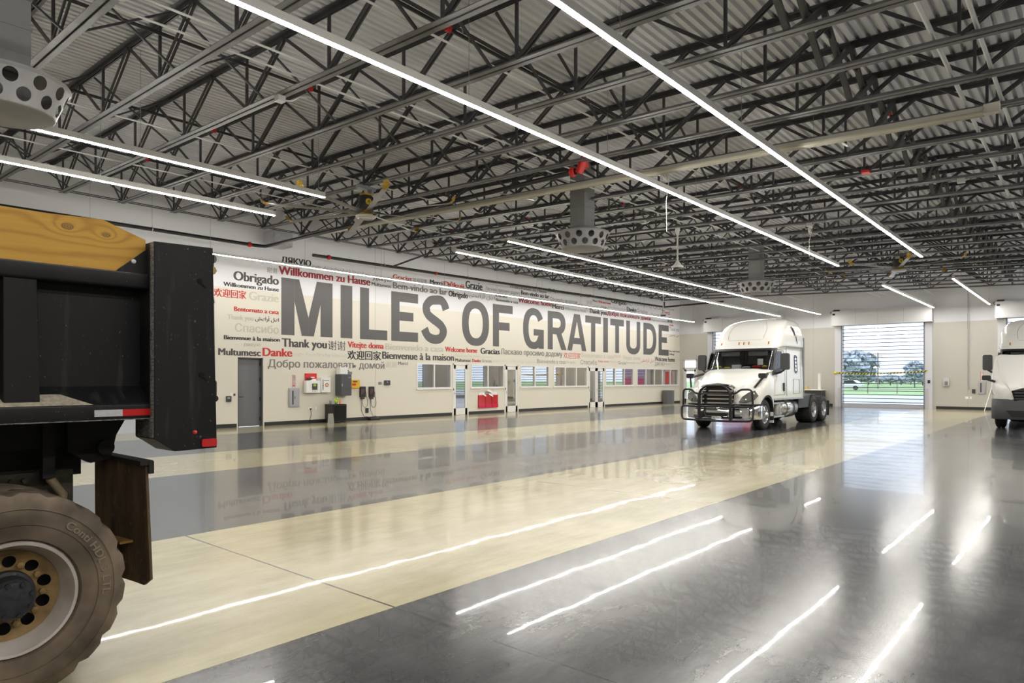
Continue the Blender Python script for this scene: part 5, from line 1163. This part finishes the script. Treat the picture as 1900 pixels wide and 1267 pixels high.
t = wthing('defibrillator_case', 'yellow case beside the dark wall cabinet', 'case', xa, za); obj('case', G().rbox(xa, xb, YW - .10, YW, za, zb_, .04, 'y'), mat('bright_yellow_case', (.72, .42, .01), .4), t, 40); led(t, xa + .06, xb - .12, zb_ - .10, zb_ - .05, YW - .10, MATS['dark_photo'], 'print_line'); led(t, xa + .02, xb - .18, za + .10, za + .18, YW - .10, RED, 'print_line')
for i, (pl, pr, w) in enumerate(((668.5, 678, 'left of the pair, beside the yellow case'), (685.5, 694, 'right of the pair'))):
    xa, za = wall(pl, 737, .06); xb, zb_ = wall(pr, 717, .06)
    t = thing('handheld_scanner', 'black corded handheld tester hanging on the wall, ' + w, 'tester', (xa, YW, za), 'handheld testers'); obj('body', G().rbox(xa, xb, YW - .09, YW, za, zb_, .03, 'y'), BLACK, t, 40); led(t, xa + .10, xb - .08, zb_ - .24, zb_ - .10, YW - .09, mat('dim_screen', (.10, .10, .11), .2), 'screen'); led(t, xa + .02, xa + .08, zb_ - .30, zb_ - .08, YW - .09, mat('maroon_grip', (.16, .03, .02), .5), 'grip')
    obj('cord', G().tube([(xb - .02, YW - .04, zb_ - .05), (xb + .04, YW - .04, zb_ - .2), (xb + .13, YW - .03, za - .2), (xb + .12, YW - .03, za - .34), (xb + .02, YW - .03, za - .42), (xb - .10, YW - .03, za - .34), (xb - .14, YW - .03, za)], .008, 5), BLACK, t, 60)
    obj('cord', G().tube([(xa + .06, YW - .04, za), (xa + .07, YW - .03, za - .5), (xa + .2, YW - .03, za - .75), (xb + .1, YW - .03, .15), (xb + .2 + .1 * i, YW - .03, .05)], .008, 5), BLACK, t, 60); obj('cord_clip', G().cbox(((xa + xb) / 2, YW - .04, za - .04), (.16, .06, .07)), DKGREY, t)
xa, za = wall(679, 766, .04); xb, zb_ = wall(682.5, 757, .04); box_on('power_adapter', 'black power adapter on the wall between the hanging tester cords', 'adapter', xa, xb + .03, za, zb_, .05, BLACK)
xa, za = wall(686, 782.5, .15); tag(obj('cable_box', G().rbox(xa, xa + .45, YW - .22, YW - .06, .001, .09, .02, 'x'), BLACK, None, 40), 'black cable box lying on the floor below the testers', 'box')
xa, za = wall(702.5, 713.5, .02); xb, zb_ = wall(708, 708.5, .02); t = box_on('sensor_plate', 'small grey square sensor left of the wall keypad', 'sensor', xa, xb, za, zb_, .025, GREY)
xa, za = wall(713.5, 714.5, .04); xb, zb_ = wall(724, 705.5, .04); t = wthing('keypad', 'dark wall keypad with a pale display above the left windows', 'keypad', xa, za); obj('case', G().rbox(xa, xb, YW - .05, YW, za, zb_, .025, 'y'), DKGREY, t, 40); led(t, xa + .12, xb - .12, za + .14, zb_ - .1, YW - .05, MATS['grey_display'])
for pl, pr, w in ((572, 578, 'with a black cord plugged in'), (583.5, 588, 'beside the small fridge')):
    xa, za = wall(pl, 761.5, .01); xb, zb_ = wall(pr, 755, .01); t = thing('outlet', 'white wall outlet ' + w, 'outlet', (xa, YW, za), 'wall outlets'); obj('plate', G().box(xa, xb, YW - .012, YW, za, zb_), PAPER, t)
    if pl < 580: obj('plug_cord', G().tube([(xb - .05, YW - .03, za + .06), (xb - .04, YW - .05, za - .06), (xb - .02, YW - .02, .3), (xb - .08, YW - .03, .14), (xb - .07, YW - .03, .02)], .009, 5).cbox((xb - .05, YW - .03, za + .05), (.05, .05, .05)), BLACK, t, 60)
# fridge with things on it and a panel leaning
fx0, fx1, fz = 14.62, 15.22, .69; fy0 = YW - .56
t = thing('mini_fridge', 'small black fridge standing by the mural wall', 'fridge', (fx0, fy0, 0)); obj('cabinet', G().box(fx0, fx1, fy0 + .05, YW - .04, .02, fz), mat('satin_black', (.02, .022, .022), .35), t, bevel=.01); d = obj('door', G().box(fx0, fx1, fy0, fy0 + .045, .03, fz - .01), mat('gloss_black', (.012, .013, .014), .12), t, bevel=.01)
obj('door_frame_edge', G().tube([(fx0 + .03, fy0 - .002, .06), (fx1 - .03, fy0 - .002, .06), (fx1 - .03, fy0 - .002, fz - .05), (fx0 + .03, fy0 - .002, fz - .05)], .012, 4, True), DKGREY, d); obj('foot', G().box(fx0 + .03, fx0 + .09, fy0 + .06, fy0 + .12, 0, .02).box(fx1 - .09, fx1 - .03, fy0 + .06, fy0 + .12, 0, .02), BLACK, t)
tag(obj('cup_stack', G().cbox((fx0 + .09, fy0 + .2, fz + .07), (.14, .14, .13)), mat('grey_pack', (.3, .33, .33), .5)), 'grey packet on the left of the small fridge', 'packet')
pb = thing('plant_pot', 'lime green bundle on top of the small fridge', 'bundle', (fx0 + .3, fy0 + .25, fz)); obj('bundle', G().ball((fx0 + .28, fy0 + .25, fz + .10), .10, 7, (1, .8, 1)).ball((fx0 + .32, fy0 + .22, fz + .19), .055, 6), mat('lime_green', (.42, .55, .03), .6), pb, 60)
tag(obj('orange_bottle', G().lathe([(.0001, 0), (.05, 0), (.05, .10), (.03, .14), (.03, .17), (.0001, .17)], (fx0 + .46, fy0 + .2, fz + .002), 'z', 16), mat('peach_pack', (.75, .35, .2), .5), None, 40), 'peach-orange bottle right of the green bundle on the fridge', 'bottle')
tag(obj('leaning_panel', G().add([(14.32, fy0 - .10, 0), (14.60, fy0 - .10, 0), (14.60, fy0 - .08, 0), (14.32, fy0 - .08, 0), (14.40, fy0 - .03, .36), (14.60, fy0 - .03, .36), (14.60, fy0 - .01, .36), (14.40, fy0 - .01, .36)], [(0, 1, 2, 3), (4, 5, 6, 7), (0, 1, 5, 4), (1, 2, 6, 5), (2, 3, 7, 6), (3, 0, 4, 7)]), mat('grey_board', (.25, .24, .21), .6)), 'small grey board leaning against the fridge', 'board')
# red literature rack under the second window
xa, za = wall(888, 757, .06); xb, zb_ = wall(924, 731, .06)
t = wthing('literature_rack', 'red three-pocket literature rack below the second window', 'rack', xa, za); w = (xb - xa) / 3
for k in range(3):
    a = xa + w * k; p = obj('pocket', G().box(a + .015, a + w - .015, YW - .07, YW - .002, za + .12, zb_ - .03 + .04 * (k == 1)), mat('red_acrylic', (.50, .008, .012), .15, coat=.5), t)
    obj('lower_lip', G().box(a + .015, a + w - .015, YW - .09, YW - .002, za, za + .16), mat('crimson_acrylic', (.58, .01, .06), .15), p); obj('header', G().box(a + .04, a + w - .03, YW - .03, YW - .012, zb_ - .03, zb_ + .07 + .05 * (k > 0)), PAPER if k != 1 else mat('grey_card', (.3, .28, .26), .6), p)
    if k < 2: obj('leaflet', G().add([(a + w * .55, YW - .09, za + .62), (a + w * 1.0, YW - .13, za + .52), (a + w * 1.05, YW - .10, za + .60), (a + w * .65, YW - .06, za + .70)], [(0, 1, 2, 3)]) if k == 0 else G().add([(a + .1, YW - .10, za + .8), (a + w * .9, YW - .14, za + .70), (a + w * .9, YW - .10, za + .78), (a + .2, YW - .07, za + .88), (a + .2, YW - .11, za + .62), (a + w * 1.05, YW - .15, za + .50), (a + w * 1.05, YW - .11, za + .58), (a + .25, YW - .08, za + .69)], [(0, 1, 2, 3), (4, 5, 6, 7)]), PAPER, p)
# slatted bin
bx, by = 40.75, YW - .42
t = thing('waste_bin', 'round grey slatted waste bin by the far end of the mural wall', 'bin', (bx, by, 0)); g = G()
for k in range(28):
    a = 2 * math.pi * k / 28; g.bar((bx + .36 * math.cos(a), by + .36 * math.sin(a), .02), (bx + .36 * math.cos(a), by + .36 * math.sin(a), .86), .06, .02, (math.cos(a), math.sin(a), 0))
obj('slats', g, mat('grey_slats', (.17, .17, .175), .5), t); obj('liner', G().lathe([(.0001, .0), (.33, .0), (.33, .84), (.31, .84)], (bx, by, 0), 'z', 32), DKGREY, t, 40); obj('rim', G().lathe([(.30, .86), (.38, .86), (.38, .89), (.30, .89)], (bx, by, 0), 'z', 32), GREY, t, 40)
# ------------------------------------------------------------------ by the back wall
t = thing('workbench', 'dark workbench with a pale top behind the white truck', 'bench', (42.5, 12.8, 0)); obj('bench_top', G().box(42.0, 43.0, 12.2, 13.75, .96, 1.01), mat('pale_bench_top', (.72, .68, .55), .5), t); bdy = obj('cabinet', G().box(42.08, 42.98, 12.3, 13.7, .1, .96), mat('black_bench', (.035, .035, .037), .5), t)
for k in range(3): obj('drawer', G().box(42.06, 42.08, 12.34 + k * .45, 12.75 + k * .45, .55, .93), MATS['black_bench'], bdy)
for y in (12.3, 13.66): obj('leg', G().box(42.1, 42.18, y - .04, y + .04, 0, .1), BLACK, t)
tag(obj('plastic_roll', G().lathe([(.03, 0), (.085, 0), (.085, .62), (.09, .64), (.085, .95), (.03, .95)], (42.5, 12.5, 1.012), 'z', 20), PAPER, None, 40), 'tall white plastic roll standing on the workbench', 'roll')
t = thing('brass_fitting', 'brass fitting lying on the workbench', 'fitting', (42.3, 13.1, 1.01)); obj('body', G().cyl((42.3, 13.35, 1.06), (42.3, 12.98, 1.06), .045, 12).cyl((42.3, 13.1, 1.06), (42.3, 13.1, 1.2), .03, 10), mat('brass', (.55, .36, .12), .35, .6), t, 40); obj('handle', G().tube([(42.3, 13.35, 1.06), (42.32, 13.62, 1.05)], .016, 6), BLACK, t); obj('paper_sheet', G().box(42.1, 42.6, 12.6, 12.95, 1.0105, 1.02), PAPER, t)
# caution tape across the middle roll-up door
g1, g2 = G(), G(); N_ = 56; y0_, y1_ = 11.72, 7.0
for k in range(N_):
    ya, yb_ = y0_ + (y1_ - y0_) * k / N_, y0_ + (y1_ - y0_) * (k + 1) / N_; sag = lambda q: 2.0 - .11 * math.sin(math.pi * q) + .08 * q; za, zb2 = sag(k / N_), sag((k + 1) / N_); sl = .03
    (g1 if k % 2 else g2).add([(XB - .23, ya + sl, za - .035), (XB - .23, yb_ + sl, zb2 - .035), (XB - .23, yb_ - sl, zb2 + .035), (XB - .23, ya - sl, za + .035), (XB - .226, ya + sl, za - .035), (XB - .226, yb_ + sl, zb2 - .035), (XB - .226, yb_ - sl, zb2 + .035), (XB - .226, ya - sl, za + .035)], [(0, 1, 2, 3), (4, 5, 6, 7), (0, 1, 5, 4), (2, 3, 7, 6)])
t = thing('caution_tape', 'yellow and black caution tape across the middle roll-up door', 'tape', (XB - .23, 9.3, 2)); obj('yellow_stripes', g1, mat('tape_yellow', (.72, .55, .02), .5), t); obj('black_stripes', g2, BLACK, t); obj('tape_knot', G().ball((XB - .23, 11.74, 2.0), .10, 7, (.4, 1, .8)), MATS['tape_yellow'], t, 60)
def bw(px, py): return onX(px, py, XB)
def back_box(name, label, cat, pl, pr, pt, pb, d, m):
    ya, zt_ = bw(pl, pt); yb_, z0_ = bw(pr, pb); return tag(obj(name, G().rbox(XB - d, XB - .001, yb_, ya, z0_, zt_, .015, 'x'), m, None, 40), label, cat)
t = back_box('door_controller', 'small black door control box right of the middle roll-up door', 'control box', 1722.5, 1727, 705, 711, .22, BLACK)
ya, zt_ = bw(1751, 701); yb_, z0_ = bw(1762, 716); t = thing('soap_dispenser', 'white dispenser on the back wall between the roll-up doors', 'dispenser', (XB, ya, z0_)); obj('case', G().rbox(XB - .14, XB, yb_, ya, z0_, zt_, .04, 'x'), mat('offwhite_plastic', (.55, .55, .55), .4), t, 40); obj('spout', G().rbox(XB - .17, XB - .13, yb_ + .06, ya - .06, z0_ + .06, z0_ + .25, .02, 'x'), GREY, t, 40)
t = back_box('thermostat_box', 'dark thermostat box beside the back wall extinguisher cabinet', 'thermostat', 1803.5, 1810, 722, 729.5, .05, DKGREY)
for pl, pr, w in ((1791, 1797, 'left one of the pair'), (1799.5, 1803, 'right one of the pair')): back_box('wall_outlet', 'white outlet low on the back wall, ' + w, 'outlet', pl, pr, 735.5, 740, .012, PAPER)['group'] = 'back wall outlets'
yb_, z0_ = bw(1829, 731); ya, zt_ = bw(1815, 707); ext_cab(yb_, ya, z0_, zt_, 'steel extinguisher cabinet on the back wall by the right truck', 'red extinguisher sign on the back wall by the right truck', face=XB, plane='X')
yc, zt_ = bw(1797, 560); _, z0_ = bw(1797, 718); t = thing('wall_conduit', 'vertical grey conduit on the back wall', 'conduit', (XB - .03, yc, z0_)); obj('pipe', G().cyl((XB - .03, yc, z0_), (XB - .03, yc, 6.2), .022, 8), GALV, t, 50); obj('outlet_box', G().cbox((XB - .04, yc, z0_), (.07, .09, .12)), GALV, t)
tag(obj('white_pole', G().bar((XB - 1.2, 4.35, .01), (XB - .03, 4.1, 1.4), .025, .025), PAPER), 'white stick leaning by the back wall next to the right truck', 'pole')
# ------------------------------------------------------------------ the offices behind the storefront
OW = mat('office_wall', (.62, .58, .47), .6); OF = mat('office_floor', (.17, .17, .17), .2)
struct('wall_office', G().box(17, XB, 27, 27.2, 0, 3.2).box(16.8, 17, YW + .2, 27.2, 0, 3.2).box(XB, XB + .2, YW, 27.2, 0, 3.2), OW)
struct('ceiling_office', G().box(16.8, XB + .2, YW + .2, 27.2, 3.0, 3.2), WHITE)
OLIT = emis('office_fill_panel', (1, .97, .9), 26.0)  # glow of unseen ceiling panels, added to brighten the office rooms
struct('wall_partition', G().box(21.24, 21.30, YW + .2, 27, 0, 3).box(24.79, 24.83, YW + .2, 27, 0, 3).box(28.52, 28.6, YW + .2, 27, 0, 3).box(37.15, 37.25, YW + .2, 27, 0, 3).box(28.6, 32.0, 23.6, 23.7, 0, 3), OW)
struct('wall_dark_office', G().box(21.4, 21.42, YW + .3, 26.9, 0, 3).box(17.1, 21.2, 26.9, 26.95, 0, 3), mat('dark_office_wall', (.09, .09, .095), .6))
for i, (x, y) in enumerate(((30.2, 22.8), (35.2, 24.3), (40.0, 24.3), (26.5, 24.5))):
    t = thing('office_fill_light', 'added unseen ceiling panel light inside the %s office room' % ('narrow wood-door', 'shelving', 'red-band', 'second')[i], 'light', (x, y, 3)); obj('panel', G().box(x - .3, x + .3, y - .3, y + .3, 2.985, 2.999), OLIT, t); obj('fill_panel_frame', G().box(x - .33, x + .33, y - .33, y - .3, 2.97, 2.999).box(x - .33, x + .33, y + .3, y + .33, 2.97, 2.999), WHITE_P, t)
WD = wood_mat('oak_door', (.42, .22, .07), (.30, .14, .035), [], .35)
for x, w in ((30.0, 'left'), (31.15, 'right')):
    t = thing('wooden_door', 'brown wooden door seen through the third-to-last window, %s leaf' % w, 'door', (x, 23.55, 0), 'wooden doors'); obj('door_slab', G().box(x, x + .95, 23.53, 23.58, 0, 2.6), WD, t); obj('door_frame', G().box(x - .06, x, 23.5, 23.6, 0, 2.65).box(x + .95, x + 1.01, 23.5, 23.6, 0, 2.65), FRAME, t); obj('door_knob', G().ball((x + .87, 23.49, 1.0), .035, 6), ALU, t, 60)
t = thing('display_cooler', 'dark display cabinet with a red top band behind the last window', 'cabinet', (40, 26, 0)); obj('red_band', G().box(37.6, 42.9, 25.5, 25.6, 2.0, 2.9), mat('dull_red_band', (.42, .05, .03), .5), t); obj('cabinet_front', G().box(37.6, 42.9, 25.55, 25.62, 0, 2.0), mat('dark_cooler', (.07, .075, .075), .3), t)
for k in range(6): obj('mullion', G().box(37.6 + k * 1.05, 37.64 + k * 1.05, 25.5, 25.56, .1, 2.0), GREY, t)
for k in range(3): obj('shelf', G().box(37.7, 42.8, 25.46, 25.55, .8 + k * .42, .83 + k * .42), ALU, t)
cols = [(.5, .5, .45), (.2, .3, .15), (.55, .15, .1), (.6, .6, .62), (.15, .2, .3)]
for k in range(14):
    x = 38.0 + k * .33; m = mat('bottle_tint_%d' % (k % 5), cols[k % 5], .3)
    tag(obj('bottle', G().lathe([(.0001, 0), (.045, 0), (.045, .16), (.018, .22), (.018, .27), (.0001, .27)], (x, 25.40, 1.255), 'z', 10), m, None, 40), 'small bottle on the display shelf behind the last window', 'bottle', 'bottles behind the last window')
    if k == 0: tag(obj('display_ledge', G().box(37.7, 42.8, 25.3, 25.46, 1.22, 1.25), ALU), 'metal ledge carrying bottles behind the last window', 'ledge')
# a pair of office chairs
def office_chair(x, y, label):
    t = thing('office_chair', label, 'chair', (x, y, 0), 'office chairs'); obj('seat', G().rbox(x - .24, x + .24, y - .24, y + .24, .44, .52, .06, 'z'), BLACK, t, 40); obj('backrest', G().rbox(x - .22, x + .22, y + .2, y + .26, .6, 1.25, .06, 'y'), BLACK, t, 40); obj('post', G().cyl((x, y, .08), (x, y, .44), .03, 10), DKGREY, t)
    for k in range(5): a = 2 * math.pi * k / 5; obj('foot', G().bar((x, y, .08), (x + .3 * math.cos(a), y + .3 * math.sin(a), .04), .04, .03), DKGREY, t)
office_chair(32.4, 24.0, 'black office chair just inside the double glass doors'); office_chair(24.1, 23.2, 'black office chair behind the second window')
# ------------------------------------------------------------------ outdoors
struct('ground_apron', G().box(XB + .25, 78, -60, 80, -.3, -.03), mat('pale_concrete_apron', (.55, .54, .52), .8, 0, .08, .4))
tag(obj('grass', G().box(78, 420, -300, 420, -.3, -.02), mat('pale_grass', (.34, .50, .22), .9, 0, .25, .15)), kind='stuff')
struct('road', G().box(118, 126, -300, 420, -.02, -.005), mat('asphalt_road', (.30, .30, .31), .8))
def tree(x, y, h, w, label, seed, trunk=True):
    rnd = random.Random(seed); t = thing('tree', label, 'tree', (x, y, 0), 'trees outside'); g = G(); q = G()
    for k in range(900):
        while True:
            p = Vector((rnd.uniform(-1, 1), rnd.uniform(-1, 1), rnd.uniform(-1, 1)))
            if p.length < 1 and p.length > .35: break
        s = w * rnd.uniform(.06, .12); c = Vector((x + p.x * w / 2 * (1 + .15 * math.sin(p.z * 7 + p.y * 3)), y + p.y * w / 2 * (1 + .2 * math.sin(p.x * 5 + p.z * 4)), h * .62 + p.z * h * .36))
        a = Vector((rnd.uniform(-1, 1), rnd.uniform(-1, 1), rnd.uniform(-1, 1))).normalized() * s; b = a.orthogonal().normalized() * s * .8
        g.add([c - a, c + b, c + a, c - b], [(0, 1, 2, 3)])
    obj('foliage', g, mat('haze_tinted_foliage', (.46, .52, .58), .8, 0, .2, .6), t)  # pale blue of the distance haze is mixed into the leaf colour
    obj('trunk', G().tube([(x, y, -.015), (x + .1, y, h * .35), (x, y + .1, h * .62)], [w * .035, w * .03, w * .02], 8), mat('grey_bark', (.16, .14, .13), .9), t, 60)
def far(px, X): return onX(px, 703, X)[0]
tree(140, far(1585, 140), 7.2, 7, 'big leafy tree seen through the left of the middle roll-up door', 3); tree(150, far(1597, 150), 4.6, 5, 'lower tree right of the big tree outside the middle door', 4)
tree(150, far(1697, 150), 5.2, 3.4, 'slim tree seen through the right of the middle roll-up door', 5)
for k, (a, hh) in enumerate(((1560, 3.5), (1612, 2.6), (1632, 2.2), (1652, 2.5), (1672, 2.1), (1690, 2.6), (1712, 2.8), (1735, 3.0))):
    tree(205 + 16 * (k % 3), far(a, 205 + 16 * (k % 3)), hh * 1.15, 4.4, 'hazy distant tree of the horizon line, %s from the left' % ORD[k], 20 + k)
px_ = far(1629, 130); t = thing('utility_pole', 'utility pole seen through the middle roll-up door', 'pole', (130, px_, 0)); obj('post', G().cyl((130, px_, -.015), (130, px_, 6.2), .10, 8), mat('weathered_pole', (.25, .22, .2), .9), t, 50); obj('crossarm', G().box(129.95, 130.05, px_ - .7, px_ + .7, 5.6, 5.72), MATS['weathered_pole'], t)
def fence(x, ya, yb_, label):
    t = thing('wire_fence', label, 'fence', (x, ya, 0)); n = int((yb_ - ya) / 3)
    for k in range(n + 1): obj('post', G().box(x - .04, x + .04, ya + k * 3 - .04, ya + k * 3 + .04, -.015, 1.2), MATS['weathered_pole'], t)
    for z in (.5, .85, 1.15): obj('wire', G().cyl((x, ya, z), (x, yb_, z), .02, 5), GREY, t)
fence(86, 8, 28, 'post and wire fence on the grass outside')
# parked white car beyond the left of the door
cy = far(1572, 112); t = thing('car', 'white car parked outside, at the left of the middle roll-up door', 'car', (112, cy, 0)); CARW = mat('white_car_paint', (.78, .78, .8), .25, coat=.6)
body = [(-2.2, .35), (2.2, .35), (2.25, .75), (1.9, .95), (1.0, 1.02), (.5, 1.5), (-1.1, 1.55), (-1.8, 1.05), (-2.25, .95)]
obj('body', G().prism(body, lambda a, b, q: (112 + q, cy + a, b), -.85, .85), CARW, t, bevel=.06); obj('side_windows', G().prism([(.85, 1.03), (.42, 1.42), (-1.0, 1.46), (-1.55, 1.05)], lambda a, b, q: (112 + q, cy + a, b), -.87, .87), MATS['black_door_glass'], t)
for s in (-1.35, 1.4): obj('wheel', G().lathe([(.0001, -.9), (.33, -.9), (.35, -.85), (.35, -.6)], (112, cy + s, .33), 'x', 20), RUBBER, t, 40)
# red and pink trailer standing right outside the left roll-up door
t = thing('box_trailer', 'red and pink trailer parked outside the roll-up door behind the white truck', 'trailer', (50, 17, 0)); obj('cargo_box', G().box(48.2, 50.6, 14.4, 21.0, 1.05, 1.75), mat('hot_pink_panel', (.80, .06, .22), .4), t); obj('upper_panel', G().box(48.2, 50.6, 14.4, 21.0, 1.75, 3.2), mat('lilac_panel', (.62, .45, .66), .4), t); obj('red_panel', G().box(48.15, 48.2, 18.0, 19.4, 1.05, 2.2), mat('bright_red_panel', (.85, .02, .02), .4), t); obj('chassis', G().box(48.3, 50.5, 14.4, 21.0, .7, 1.05), BLACK, t)
for y in (15.2, 16.3, 20.0): obj('wheel', G().lathe([(.0001, 0), (.48, 0), (.5, .06), (.5, .3)], (48.25, y, .47), 'x', 24), RUBBER, t, 40)
